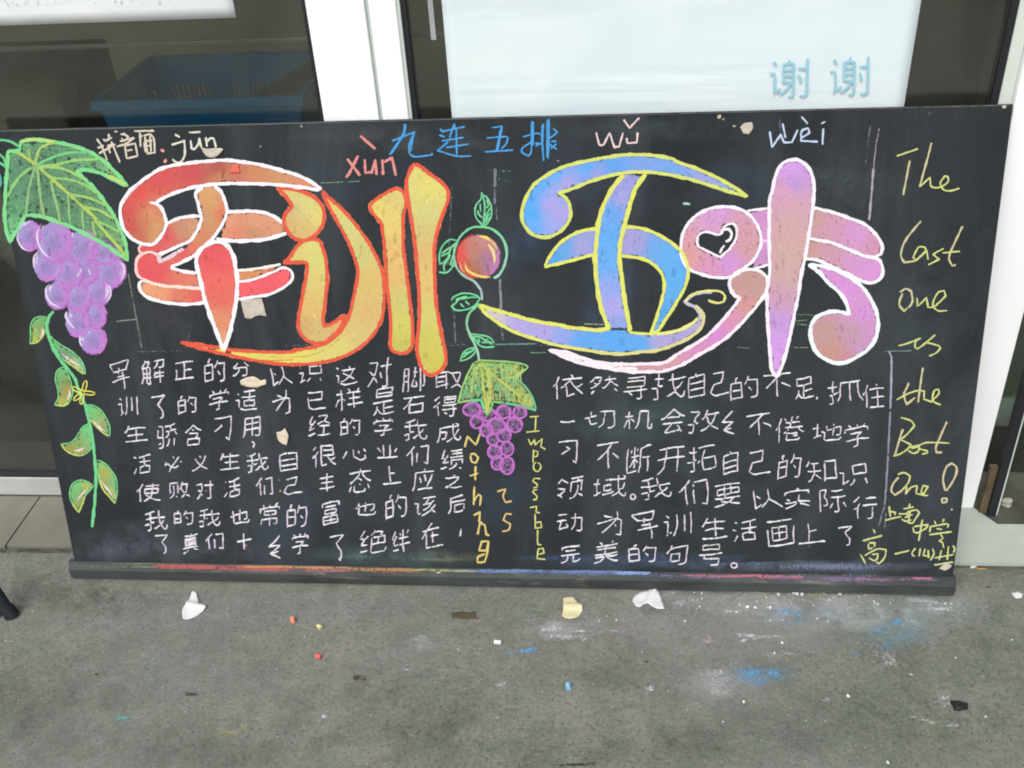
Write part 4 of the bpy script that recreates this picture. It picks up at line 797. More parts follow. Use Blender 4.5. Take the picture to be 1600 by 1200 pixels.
# ------------------------------------------------------------ handwriting
# handwriting strokes of each character, x and y in turn on a 0..63 grid
GLY = {
 '军': [[18, 18, 9, 17], [18, 18, 21, 16], [21, 16, 23, 8], [21, 16, 54, 17], [0, 11, 1, 0, 62, 0, 63, 11], [18, 18, 12, 30, 12, 35, 57, 35], [63, 50, 0, 50], [34, 63, 34, 27]],
 '训': [[12, 55, 8, 62], [12, 55, 20, 50], [12, 55, 11, 23, 0, 22], [46, 3, 46, 54], [24, 62, 27, 54, 30, 38, 31, 0], [63, 0, 63, 63], [5, 0, 15, 9]],
 '生': [[56, 38, 9, 38], [10, 14, 60, 15], [32, 1, 32, 62], [0, 63, 63, 63], [2, 27, 10, 13, 13, 2, 16, 0]],
 '活': [[12, 43, 2, 63], [0, 23, 9, 28], [3, 1, 13, 6], [42, 40, 59, 42, 58, 63, 26, 62, 26, 42, 42, 40], [63, 23, 20, 23], [42, 40, 41, 5], [22, 5, 27, 6, 41, 5, 57, 0, 62, 1]],
 '使': [[9, 18, 5, 20, 0, 29], [41, 36, 59, 36, 59, 21, 24, 20, 24, 36, 41, 36], [61, 8, 21, 8], [63, 61, 60, 63, 44, 59, 32, 51, 24, 43], [41, 1, 41, 36, 39, 46, 37, 52, 31, 57, 22, 62, 17, 62], [10, 63, 9, 18, 11, 12, 17, 0]],
 '我': [[45, 49, 39, 51, 31, 58, 25, 59], [40, 22, 39, 21], [40, 22, 62, 21], [45, 44, 52, 39, 56, 31], [15, 41, 15, 62, 5, 63], [15, 41, 0, 43], [15, 41, 17, 39], [39, 21, 38, 0], [17, 39, 30, 36], [57, 8, 59, 10], [15, 4, 17, 39], [0, 21, 39, 21], [1, 5, 15, 4, 25, 0, 30, 1], [61, 48, 63, 55, 60, 62, 55, 63, 50, 59, 45, 49, 45, 44, 42, 40, 40, 22]],
 '了': [[0, 0, 61, 0, 63, 1, 58, 8, 35, 23, 34, 61, 29, 63, 18, 63, 12, 60]],
 '解': [[19, 17, 21, 7, 9, 6], [45, 4, 42, 16, 35, 22], [26, 46, 5, 45], [63, 49, 35, 49], [5, 32, 26, 32], [38, 34, 61, 35], [50, 28, 50, 63], [35, 4, 61, 4, 60, 16, 59, 21, 57, 22, 51, 22, 49, 19], [35, 41, 39, 33, 40, 29], [9, 0, 9, 6, 4, 16, 5, 45, 0, 62], [16, 19, 16, 59, 21, 62, 25, 62, 26, 61, 26, 19, 19, 17, 16, 19, 4, 18]],
 '骄': [[53, 19, 56, 27, 63, 34], [44, 3, 43, 18], [40, 19, 37, 28, 31, 34, 29, 34], [40, 19, 29, 18], [40, 19, 43, 18], [17, 33, 19, 3, 3, 2], [39, 38, 37, 51, 32, 61], [0, 51, 15, 47], [54, 38, 54, 63], [43, 18, 63, 18], [31, 2, 32, 3, 44, 3, 59, 0], [5, 12, 3, 33, 21, 34, 21, 53, 18, 61, 17, 63, 9, 63, 7, 62]],
 '必': [[20, 43, 25, 41, 39, 27, 53, 8, 54, 4], [19, 49, 15, 50, 1, 58], [63, 44, 57, 30, 52, 24], [0, 43, 4, 33, 6, 22], [36, 10, 22, 0], [48, 47, 50, 49, 50, 55, 48, 62, 45, 63, 24, 63, 22, 62, 20, 59, 19, 49, 20, 43, 20, 18]],
 '败': [[47, 50, 38, 60, 33, 63], [47, 46, 47, 50], [47, 46, 43, 42, 35, 25], [47, 50, 59, 61, 63, 62], [3, 44, 3, 3, 24, 3, 24, 44], [19, 52, 25, 61], [13, 13, 13, 41, 12, 46, 8, 56, 0, 63], [47, 46, 50, 44, 53, 37, 57, 13, 40, 12], [32, 30, 32, 26, 35, 25, 38, 13, 40, 12, 42, 0]],
 '的': [[1, 34, 22, 34], [39, 12, 63, 14, 60, 58, 55, 63, 44, 63], [10, 13, 12, 2, 16, 0], [40, 31, 49, 43], [0, 62, 1, 14, 23, 14, 23, 56, 1, 57], [31, 26, 39, 12, 41, 2]],
 '真': [[51, 41, 13, 41], [51, 33, 13, 33], [51, 25, 13, 25], [63, 62, 60, 62, 46, 56, 42, 56], [24, 56, 20, 56, 5, 63, 0, 62], [4, 8, 61, 8], [31, 16, 32, 2, 35, 0], [62, 50, 1, 50], [52, 49, 52, 18, 51, 17, 32, 17, 31, 16, 29, 17, 12, 18, 12, 49]],
 '正': [[34, 30, 58, 30], [10, 62, 10, 23], [33, 62, 33, 1], [63, 63, 0, 63], [3, 0, 61, 0]],
 '含': [[39, 44, 41, 39, 46, 33, 46, 28, 10, 28], [63, 20, 60, 21, 48, 15, 32, 0, 17, 13, 2, 21, 0, 21], [27, 15, 36, 21], [39, 44, 41, 45, 53, 46, 52, 63, 10, 62, 10, 45, 37, 45, 39, 44]],
 '义': [[34, 14, 29, 0], [0, 62, 4, 62, 17, 56, 31, 44, 17, 25, 9, 9], [63, 62, 60, 63, 50, 58, 37, 49, 32, 44, 46, 26, 54, 6]],
 '对': [[17, 37, 17, 41], [17, 41, 8, 54, 0, 61], [17, 41, 21, 43, 26, 52], [17, 37, 21, 29, 24, 11, 22, 9, 1, 9], [17, 37, 13, 35, 3, 26], [35, 31, 41, 43], [63, 18, 33, 18], [41, 60, 44, 63, 50, 63, 53, 62, 54, 59, 54, 0]],
 '们': [[7, 22, 2, 25, 0, 31], [33, 10, 28, 0], [23, 63, 23, 15], [50, 61, 53, 63, 58, 63, 62, 61, 63, 3, 41, 3], [8, 63, 8, 24, 7, 21, 13, 0]],
 '学': [[50, 12, 51, 7, 55, 1], [13, 12, 13, 6, 7, 0], [45, 26, 13, 25], [33, 12, 34, 7, 30, 0], [0, 42, 63, 42], [45, 26, 42, 30, 32, 36, 31, 61, 19, 63], [62, 21, 62, 12, 50, 12, 2, 12, 1, 21]],
 '习': [[3, 0, 63, 1, 62, 36, 59, 59, 51, 63, 43, 62], [47, 36, 4, 51, 0, 49], [32, 26, 14, 14]],
 '也': [[35, 18, 34, 20], [35, 18, 52, 13, 57, 14, 56, 38, 52, 43, 45, 43], [35, 18, 34, 0], [14, 24, 13, 27], [14, 24, 34, 20], [14, 24, 13, 5], [34, 20, 34, 48], [13, 27, 13, 57, 17, 62, 21, 63, 57, 62, 62, 57, 63, 51, 62, 48], [13, 27, 0, 30]],
 '十': [[32, 63, 32, 0], [0, 28, 63, 28]],
 '分': [[25, 28, 23, 42, 19, 50, 8, 60, 3, 62, 0, 62], [63, 25, 54, 15, 45, 2, 41, 0], [32, 60, 36, 63, 45, 63, 50, 60, 52, 46, 53, 28, 10, 28, 5, 23, 15, 12, 19, 1]],
 '适': [[10, 55, 24, 62, 33, 63, 59, 62, 63, 59], [10, 55, 10, 27, 0, 26], [10, 55, 4, 58], [3, 2, 10, 11], [61, 18, 19, 18], [40, 3, 41, 31, 25, 33, 25, 49, 55, 50, 56, 33, 55, 32, 41, 32], [55, 0, 28, 4, 21, 3]],
 '用': [[9, 19, 62, 19], [35, 62, 35, 1], [62, 38, 9, 38], [0, 62, 6, 52, 9, 38, 9, 0, 63, 1, 62, 61, 58, 63, 50, 63, 46, 61]],
 '常': [[51, 11, 51, 6, 55, 1, 58, 0], [32, 34, 48, 33, 50, 32, 50, 23, 48, 21, 12, 22, 12, 32, 14, 33, 32, 34], [32, 11, 32, 1], [11, 11, 12, 5, 9, 1], [47, 60, 57, 60, 57, 44, 6, 44, 6, 60], [32, 34, 32, 63], [63, 22, 62, 12, 51, 11, 1, 12, 0, 22]],
 '以': [[44, 44, 52, 50, 63, 62], [20, 4, 30, 18], [17, 62, 20, 63, 31, 56, 44, 43, 51, 19, 53, 0], [24, 40, 22, 43, 13, 47, 5, 50, 0, 50, 0, 3]],
 '为': [[39, 35, 45, 44], [10, 3, 14, 8], [0, 17, 63, 18, 62, 45, 58, 60, 54, 63, 43, 63, 39, 60], [28, 0, 28, 17, 23, 36, 14, 49, 0, 61]],
 '自': [[26, 10, 28, 0], [62, 28, 1, 28], [62, 46, 1, 46], [26, 10, 0, 11, 0, 62, 62, 63, 63, 11, 26, 10]],
 '己': [[63, 48, 63, 57, 59, 62, 55, 63, 9, 63, 5, 62, 1, 57, 1, 28, 53, 27, 53, 1, 0, 0]],
 '识': [[12, 55, 11, 54, 11, 23, 0, 22], [63, 62, 56, 46], [26, 63, 31, 56, 35, 46], [7, 1, 5, 0], [53, 3, 31, 3, 31, 32, 60, 31, 60, 3, 53, 3], [8, 60, 13, 54, 16, 54, 22, 48]],
 '已': [[5, 28, 53, 28, 53, 1, 0, 0], [63, 48, 61, 58, 52, 63, 14, 63, 8, 61, 4, 56, 4, 15]],
 '经': [[44, 39, 44, 62], [3, 24, 15, 25], [46, 19, 48, 21, 62, 29], [3, 24, 4, 19, 14, 0], [1, 58, 2, 59, 21, 54], [30, 38, 59, 38], [26, 63, 63, 63], [0, 42, 2, 44, 6, 41, 9, 42, 20, 40], [6, 41, 7, 37, 13, 29, 15, 25, 18, 22, 21, 16], [26, 29, 45, 19, 55, 5, 54, 3, 29, 3]],
 '很': [[57, 15, 28, 15], [10, 27, 6, 28, 0, 36], [48, 47, 60, 39], [13, 0, 3, 10], [41, 58, 27, 60, 27, 2, 57, 2, 57, 30, 28, 30], [40, 31, 42, 38, 45, 44, 48, 47, 49, 51, 56, 58, 62, 61, 63, 60], [11, 63, 10, 26, 16, 15]],
 '丰': [[63, 45, 0, 45], [56, 27, 7, 27], [3, 11, 60, 11], [32, 0, 32, 63]],
 '富': [[31, 6, 29, 0], [10, 15, 52, 15], [50, 24, 11, 24, 10, 33, 12, 34, 51, 34, 51, 24, 50, 24], [31, 62, 31, 43], [57, 53, 6, 53], [31, 43, 57, 42, 58, 44, 58, 62, 6, 63, 6, 42, 31, 43], [63, 15, 62, 6, 31, 6, 1, 6, 0, 15]],
 '这': [[9, 56, 3, 59], [9, 56, 26, 63, 60, 62, 63, 59], [9, 56, 9, 30, 0, 29], [39, 12, 39, 6, 36, 0], [9, 12, 4, 5, 1, 4], [56, 50, 21, 22], [50, 13, 50, 19, 42, 34, 28, 47, 20, 51, 16, 49], [18, 12, 60, 12]],
 '样': [[35, 14, 35, 7, 30, 0], [11, 24, 16, 27, 20, 33, 19, 36], [10, 28, 6, 31, 0, 45, 0, 49], [53, 14, 57, 1], [63, 46, 25, 46], [44, 15, 44, 63], [30, 30, 59, 30], [1, 14, 18, 14], [60, 14, 27, 14], [11, 63, 11, 0]],
 '心': [[24, 0, 39, 12], [0, 51, 4, 34, 4, 24], [51, 21, 53, 21, 57, 26, 63, 48], [18, 18, 18, 59, 20, 62, 23, 63, 45, 62, 49, 56, 49, 48]],
 '态': [[35, 12, 39, 22, 47, 31, 60, 37, 63, 36], [29, 12, 1, 11], [2, 60, 7, 46], [17, 46, 17, 59, 21, 63, 44, 63, 47, 62, 49, 56], [61, 60, 54, 46], [36, 50, 27, 41], [36, 36, 28, 31, 25, 31], [30, 11, 35, 12, 62, 11], [31, 0, 30, 11, 28, 13, 28, 16, 22, 25, 14, 32, 2, 38, 0, 37]],
 '绝': [[13, 26, 2, 25], [5, 42, 7, 43, 21, 41], [22, 20, 22, 20], [22, 20, 28, 20], [28, 20, 30, 22], [48, 22, 52, 10, 36, 9], [44, 41, 44, 23], [2, 25, 3, 21, 13, 3, 13, 0], [0, 59, 21, 55], [62, 53, 63, 57, 59, 63, 32, 63, 30, 59, 30, 22], [5, 42, 13, 26, 16, 24, 20, 19, 22, 20], [37, 2, 36, 9, 32, 12, 28, 20], [30, 41, 59, 41, 58, 22, 30, 22]],
 '是': [[33, 46, 58, 46], [10, 11, 54, 11], [12, 48, 6, 57, 0, 63], [12, 48, 14, 40], [62, 62, 35, 62, 26, 60, 21, 57, 12, 48], [33, 61, 33, 32], [54, 11, 54, 21, 9, 21, 10, 0, 53, 0, 55, 1, 54, 11], [1, 32, 63, 32]],
 '业': [[22, 62, 22, 0], [41, 62, 41, 0], [51, 41, 60, 18], [1, 16, 3, 18, 11, 40], [63, 63, 0, 63]],
 '上': [[30, 25, 58, 25], [29, 62, 29, 0], [0, 63, 63, 63]],
 '绊': [[6, 39, 7, 39, 6, 39], [12, 26, 1, 25, 2, 21, 12, 4, 11, 0], [6, 39, 8, 42, 19, 40, 21, 37], [6, 39, 0, 43], [55, 17, 60, 6], [34, 17, 30, 6], [20, 53, 0, 57], [63, 42, 26, 42], [29, 25, 60, 25], [44, 2, 44, 63], [6, 39, 5, 37, 19, 18]],
 '脚': [[4, 38, 17, 38], [28, 52, 28, 52], [32, 30, 31, 36, 27, 49, 28, 52], [32, 30, 25, 29], [32, 30, 34, 29], [34, 29, 42, 29], [4, 20, 17, 20], [50, 63, 50, 4, 63, 4, 63, 49, 60, 51, 57, 50], [28, 52, 29, 53, 34, 53, 41, 52, 39, 41, 38, 39], [41, 12, 26, 12], [34, 0, 34, 29], [0, 62, 4, 38, 4, 2, 17, 3, 17, 60, 15, 63, 10, 62]],
 '石': [[16, 30, 16, 26, 22, 11, 24, 1], [14, 32, 16, 34, 16, 63, 58, 63, 58, 30, 16, 30], [16, 30, 10, 34, 0, 47], [2, 0, 63, 0]],
 '应': [[36, 9, 33, 0], [42, 60, 55, 32, 57, 23, 56, 20], [31, 21, 34, 23, 38, 42], [17, 25, 24, 46], [0, 63, 4, 45, 6, 10, 62, 10], [12, 61, 63, 61]],
 '该': [[48, 50, 60, 61], [48, 50, 49, 47, 59, 36, 63, 34], [48, 50, 22, 63], [31, 27, 38, 15, 39, 10], [12, 57, 9, 61], [12, 57, 17, 55, 21, 52], [12, 57, 12, 24, 0, 23], [44, 9, 42, 0], [13, 10, 9, 3], [46, 29, 32, 29, 31, 27, 26, 29, 24, 27], [24, 46, 28, 45, 41, 36, 46, 29, 52, 24, 53, 21], [61, 10, 24, 10]],
 '在': [[23, 11, 26, 0], [10, 33, 6, 34, 0, 39], [10, 33, 11, 34, 11, 63], [10, 33, 12, 27, 19, 16, 20, 12], [43, 61, 43, 21], [25, 35, 60, 35], [22, 62, 63, 62], [1, 11, 63, 11]],
 '取': [[23, 33, 6, 33], [49, 47, 63, 61], [49, 41, 49, 47], [49, 41, 47, 39, 43, 31, 39, 6], [23, 17, 6, 17], [49, 47, 35, 62], [0, 52, 31, 46], [24, 63, 24, 1], [49, 41, 52, 38, 58, 24, 60, 13, 60, 5, 39, 6, 35, 5, 30, 0, 6, 0, 6, 50]],
 '得': [[28, 12, 58, 12], [10, 28, 5, 30, 0, 34], [29, 49, 35, 56], [1, 13, 15, 0], [40, 61, 44, 63, 50, 62, 52, 61, 52, 32], [22, 43, 63, 43], [58, 12, 58, 22, 28, 21, 28, 2, 57, 2, 59, 3, 58, 12], [23, 31, 62, 31], [11, 62, 10, 28, 16, 17]],
 '成': [[6, 27, 25, 28, 23, 51, 15, 53, 11, 50], [44, 50, 34, 58, 28, 62, 27, 61], [44, 44, 49, 41, 57, 24, 60, 22], [0, 63, 5, 39, 5, 13, 57, 12, 58, 6, 48, 0], [63, 49, 63, 57, 62, 60, 59, 62, 52, 60, 44, 50, 44, 44, 42, 42, 38, 22, 38, 0]],
 '绩': [[13, 24, 2, 23, 3, 19, 13, 0], [4, 41, 10, 41, 20, 39, 22, 37], [24, 63, 35, 59, 41, 53, 43, 49, 43, 42], [20, 53, 0, 58], [29, 49, 29, 32, 59, 32, 59, 49], [63, 62, 50, 56], [62, 5, 27, 5], [60, 13, 29, 13], [44, 5, 44, 23], [25, 23, 63, 23], [19, 16, 6, 36, 4, 41]],
 '之': [[14, 54, 5, 56, 0, 62], [33, 14, 34, 7, 28, 0], [14, 54, 18, 59, 31, 63, 63, 62], [14, 54, 34, 38, 48, 25, 52, 20, 53, 16, 33, 14, 3, 15]],
 '后': [[8, 21, 63, 21], [57, 60, 20, 60, 20, 37, 57, 37, 57, 60], [0, 63, 4, 52, 7, 39, 8, 6, 53, 0, 57, 1]],
 '依': [[41, 13, 43, 6, 39, 0], [38, 19, 31, 26, 27, 33], [27, 33, 23, 34, 17, 38], [8, 21, 4, 23, 0, 28], [48, 37, 63, 27], [9, 63, 9, 23, 8, 21, 10, 13, 16, 0], [20, 13, 62, 13], [38, 14, 38, 19, 50, 45, 63, 59], [27, 33, 28, 60, 43, 56]],
 '然': [[47, 23, 41, 34, 33, 41, 29, 44, 24, 44], [17, 31, 8, 25], [24, 20, 15, 16], [47, 23, 50, 26, 56, 37, 62, 43, 63, 42], [39, 53, 42, 61], [55, 1, 60, 7], [8, 52, 0, 63], [62, 62, 56, 52, 53, 51], [24, 61, 23, 53], [47, 23, 46, 1], [34, 16, 62, 16], [1, 42, 6, 41, 16, 33, 16, 31, 22, 26, 27, 15, 28, 6, 14, 5], [15, 0, 14, 5, 11, 7, 6, 16, 0, 22]],
 '寻': [[16, 38, 16, 44, 24, 53], [52, 12, 10, 12], [33, 62, 41, 63, 45, 61, 46, 25], [0, 38, 63, 38], [8, 25, 52, 25, 52, 1, 51, 0, 7, 0]],
 '找': [[13, 35, 11, 37], [13, 35, 22, 33], [44, 44, 50, 40, 56, 29], [44, 49, 28, 59], [11, 37, 12, 61, 8, 63, 2, 61], [11, 37, 0, 38], [12, 0, 13, 35], [2, 15, 21, 15], [28, 21, 60, 17], [61, 49, 63, 52, 59, 62, 55, 62, 50, 58, 44, 49, 44, 44, 42, 42, 39, 28, 37, 1]],
 '不': [[31, 16, 26, 18, 15, 30, 1, 40], [63, 38, 41, 21], [62, 0, 0, 0], [32, 63, 31, 15, 36, 1]],
 '足': [[30, 40, 54, 40], [63, 60, 59, 63, 34, 62, 21, 58, 9, 46], [29, 60, 29, 22, 7, 21, 6, 1, 52, 0, 52, 21, 30, 21], [0, 61, 9, 46, 10, 34]],
 '抓': [[10, 34, 8, 36], [10, 34, 18, 33, 21, 30], [40, 6, 40, 61], [8, 36, 9, 60, 4, 62, 2, 61], [8, 36, 0, 38], [54, 4, 57, 36, 59, 49, 63, 57, 63, 63], [19, 15, 0, 15], [10, 34, 9, 0], [61, 2, 57, 2, 54, 4, 26, 7, 25, 42, 19, 60]],
 '住': [[8, 20, 4, 22, 0, 28], [39, 0, 42, 7], [24, 37, 60, 37], [42, 60, 42, 15], [22, 14, 62, 14], [20, 60, 63, 60], [10, 63, 10, 22, 8, 20, 16, 1]],
 '一': [[63, 63, 0, 63]],
 '切': [[11, 18, 9, 20], [11, 18, 25, 16], [11, 18, 10, 0], [9, 20, 0, 20], [42, 3, 42, 18, 38, 41, 35, 50, 23, 62], [30, 3, 63, 3, 62, 43, 60, 57, 55, 63, 47, 63], [9, 20, 10, 47, 16, 47, 25, 43]],
 '机': [[14, 29, 13, 63], [14, 29, 18, 30, 24, 37, 24, 39], [14, 29, 12, 26], [12, 26, 8, 29, 0, 47, 0, 50], [24, 62, 30, 52, 32, 43, 34, 4, 52, 4, 52, 59, 55, 62, 59, 62, 62, 60, 63, 49, 62, 47], [24, 16, 1, 16], [13, 0, 12, 26]],
 '会': [[27, 38, 26, 43, 15, 56, 14, 60], [52, 16, 48, 21, 19, 21, 16, 16], [14, 60, 23, 61, 53, 57], [0, 21, 6, 22, 16, 16, 34, 0, 51, 15, 59, 20, 63, 20], [6, 37, 26, 37, 27, 38, 28, 37, 60, 37], [59, 63, 56, 58, 53, 57, 51, 52, 46, 46, 43, 45]],
 '孜': [[57, 13, 53, 32, 49, 41, 46, 43], [34, 18, 36, 20, 41, 36, 46, 43], [11, 36, 11, 61, 8, 63, 1, 61], [11, 36, 0, 38], [11, 36, 13, 34], [46, 47, 36, 57, 27, 61], [46, 47, 55, 57, 62, 61], [46, 47, 46, 43], [13, 34, 20, 32], [13, 34, 13, 19, 20, 10, 22, 4, 1, 4], [37, 12, 63, 13], [28, 25, 31, 20, 34, 18, 39, 0]],
 '倦': [[26, 38, 29, 29], [27, 40, 26, 38], [37, 16, 35, 17], [37, 16, 56, 16], [37, 16, 39, 4, 42, 0], [35, 17, 33, 28], [35, 17, 22, 16], [7, 23, 4, 25, 0, 30], [52, 36, 48, 40], [27, 40, 27, 59, 30, 62, 52, 62, 55, 58, 54, 54], [48, 40, 48, 50, 47, 51, 40, 50], [48, 40, 27, 40], [26, 38, 18, 43], [25, 5, 28, 10], [49, 10, 53, 4, 55, 3], [49, 29, 53, 37, 59, 42, 63, 42], [8, 63, 8, 25, 7, 22, 15, 3], [60, 28, 18, 28]],
 '地': [[28, 28, 28, 57, 32, 63, 59, 63, 63, 58, 63, 54, 61, 51], [28, 28, 21, 30], [28, 28, 29, 25], [29, 25, 43, 22], [29, 25, 28, 7], [45, 18, 55, 15, 60, 15, 59, 42, 57, 45, 51, 43], [17, 18, 0, 18], [10, 46, 9, 0], [19, 43, 0, 51], [44, 0, 44, 48]],
 '断': [[53, 26, 53, 63], [0, 2, 0, 54, 1, 56, 27, 56], [10, 14, 9, 6], [28, 5, 25, 14], [29, 22, 8, 22], [18, 48, 18, 0], [27, 38, 28, 37, 23, 31, 18, 29, 13, 32, 6, 44], [32, 62, 32, 61, 36, 45, 37, 7, 57, 1, 63, 1], [38, 25, 61, 25]],
 '开': [[47, 1, 47, 63], [1, 28, 63, 28], [0, 62, 4, 61, 13, 52, 16, 46, 19, 30, 19, 1], [4, 0, 62, 0]],
 '拓': [[13, 34, 12, 36], [13, 34, 21, 32], [32, 34, 29, 35, 25, 41], [12, 36, 12, 61, 6, 63, 2, 61], [12, 36, 4, 38, 0, 37], [2, 14, 21, 14], [13, 34, 12, 0], [26, 5, 63, 5], [34, 30, 60, 31, 60, 58, 33, 58, 32, 31, 40, 6]],
 '知': [[16, 41, 19, 43, 30, 55], [0, 31, 32, 31], [7, 9, 29, 9], [40, 62, 41, 6, 63, 6, 63, 56, 41, 57], [1, 19, 7, 9, 8, 0], [1, 63, 8, 56, 16, 41, 17, 10]],
 '领': [[46, 12, 48, 1], [10, 52, 19, 40, 21, 32, 1, 31], [63, 62, 52, 52], [29, 63, 38, 59, 45, 49, 48, 35, 48, 22], [13, 21, 13, 19], [0, 16, 11, 1, 24, 13, 26, 15, 26, 20], [35, 45, 35, 13, 46, 12, 60, 13, 60, 45], [34, 0, 63, 0], [15, 60, 10, 52, 3, 48]],
 '域': [[50, 50, 36, 61], [51, 42, 55, 39, 60, 23], [42, 46, 40, 49, 20, 54], [37, 34, 37, 40, 23, 40, 23, 24, 37, 23, 37, 34], [8, 47, 8, 2], [0, 18, 14, 18], [21, 11, 60, 11, 61, 5, 57, 2], [51, 42, 49, 41, 47, 32, 46, 0], [1, 51, 6, 49, 9, 46, 15, 45], [51, 42, 50, 50, 52, 57, 57, 62, 59, 63, 62, 61, 63, 53]],
 '要': [[47, 40, 47, 44, 38, 55], [25, 28, 23, 38], [29, 56, 27, 58, 22, 60, 2, 63], [22, 27, 22, 1], [40, 27, 40, 1], [62, 0, 1, 0], [25, 28, 22, 27, 6, 27, 5, 26, 5, 11, 57, 11, 58, 13, 58, 27, 25, 28], [63, 39, 24, 39, 23, 38, 18, 40, 0, 39], [62, 62, 57, 62, 40, 57, 38, 55, 29, 56, 26, 53, 16, 51, 14, 48, 18, 40]],
 '实': [[33, 8, 30, 1, 28, 0], [28, 45, 28, 49, 20, 57, 4, 63, 0, 62], [28, 45, 0, 44], [28, 45, 32, 43], [32, 43, 63, 44], [32, 43, 35, 19], [37, 52, 39, 52, 61, 62], [14, 35, 6, 30], [14, 19, 20, 22], [1, 19, 2, 9, 33, 8, 60, 9, 61, 18]],
 '际': [[44, 22, 44, 60, 41, 63, 34, 63], [59, 3, 30, 3], [56, 36, 63, 55], [31, 36, 23, 54], [0, 63, 0, 1, 16, 0, 17, 1, 11, 18, 11, 21, 17, 31, 17, 42, 13, 45, 10, 45, 7, 42], [27, 21, 63, 21]],
 '行': [[10, 30, 6, 31, 0, 36], [52, 26, 51, 61, 48, 63, 40, 63, 36, 61], [30, 5, 61, 5], [2, 13, 16, 1, 19, 0], [26, 25, 63, 25], [11, 63, 10, 29, 18, 17]],
 '动': [[10, 23, 9, 33, 3, 51], [27, 5, 3, 5], [3, 51, 6, 52, 26, 48, 27, 44, 23, 34], [45, 60, 48, 63, 55, 63, 60, 59, 63, 17, 35, 16], [33, 62, 40, 50, 43, 42, 46, 15, 46, 0], [0, 23, 27, 23]],
 '画': [[62, 0, 0, 0], [0, 22, 1, 63, 62, 63, 63, 21], [14, 31, 48, 31], [31, 16, 31, 48], [31, 16, 13, 16, 13, 47, 15, 49, 48, 49, 49, 16, 31, 16]],
 '完': [[21, 37, 20, 49, 17, 55, 7, 62, 0, 63], [40, 37, 40, 60, 42, 62, 60, 62, 63, 59, 63, 54], [32, 8, 32, 3, 30, 0], [14, 23, 49, 23], [62, 37, 1, 37], [3, 20, 4, 9, 32, 8, 59, 9, 60, 20]],
 '美': [[18, 11, 17, 4, 14, 1, 11, 0], [29, 44, 27, 45], [34, 45, 35, 49, 46, 59, 58, 63, 63, 62], [27, 45, 26, 50, 18, 58, 1, 63], [27, 45, 2, 44], [43, 10, 46, 1], [0, 34, 62, 34], [7, 22, 55, 22], [31, 12, 29, 44], [59, 11, 3, 11], [29, 44, 34, 45, 61, 44]],
 '句': [[13, 49, 38, 49, 38, 28, 13, 28, 12, 48], [13, 11, 63, 12, 62, 43, 58, 60, 53, 63, 41, 63, 37, 61], [0, 28, 13, 11, 15, 3, 20, 0]],
 '号': [[17, 29, 14, 40, 15, 42, 52, 43, 50, 56, 46, 63, 31, 63], [44, 0, 11, 0, 10, 15, 52, 16, 53, 1, 44, 0], [0, 29, 63, 29]],
 '谢': [[40, 28, 24, 28], [40, 18, 24, 18], [31, 7, 33, 0], [9, 55, 8, 24, 0, 23], [36, 40, 29, 51, 18, 59], [63, 16, 49, 16], [9, 55, 6, 60], [9, 55, 13, 54, 18, 49], [53, 40, 51, 30, 48, 27], [10, 9, 5, 3], [63, 0, 63, 61, 59, 63, 52, 62], [32, 63, 38, 63, 40, 60, 40, 42, 39, 40, 40, 38, 40, 8, 31, 7, 23, 8, 23, 38, 39, 40]],
 '、': [[63, 63, 0, 0]]}
def norm(strokes):
    a = np.array([p_ for s_ in strokes for p_ in s_], float); mn = a.min(0); d_ = np.maximum(a.max(0)-mn, 1e-6); return [[tuple((np.array(p_)-mn)/d_) for p_ in s_] for s_ in strokes]
def dec(c):
    return [[(s_[i]/63, s_[i+1]/63) for i in range(0, len(s_), 2)] for s_ in GLY[c]]
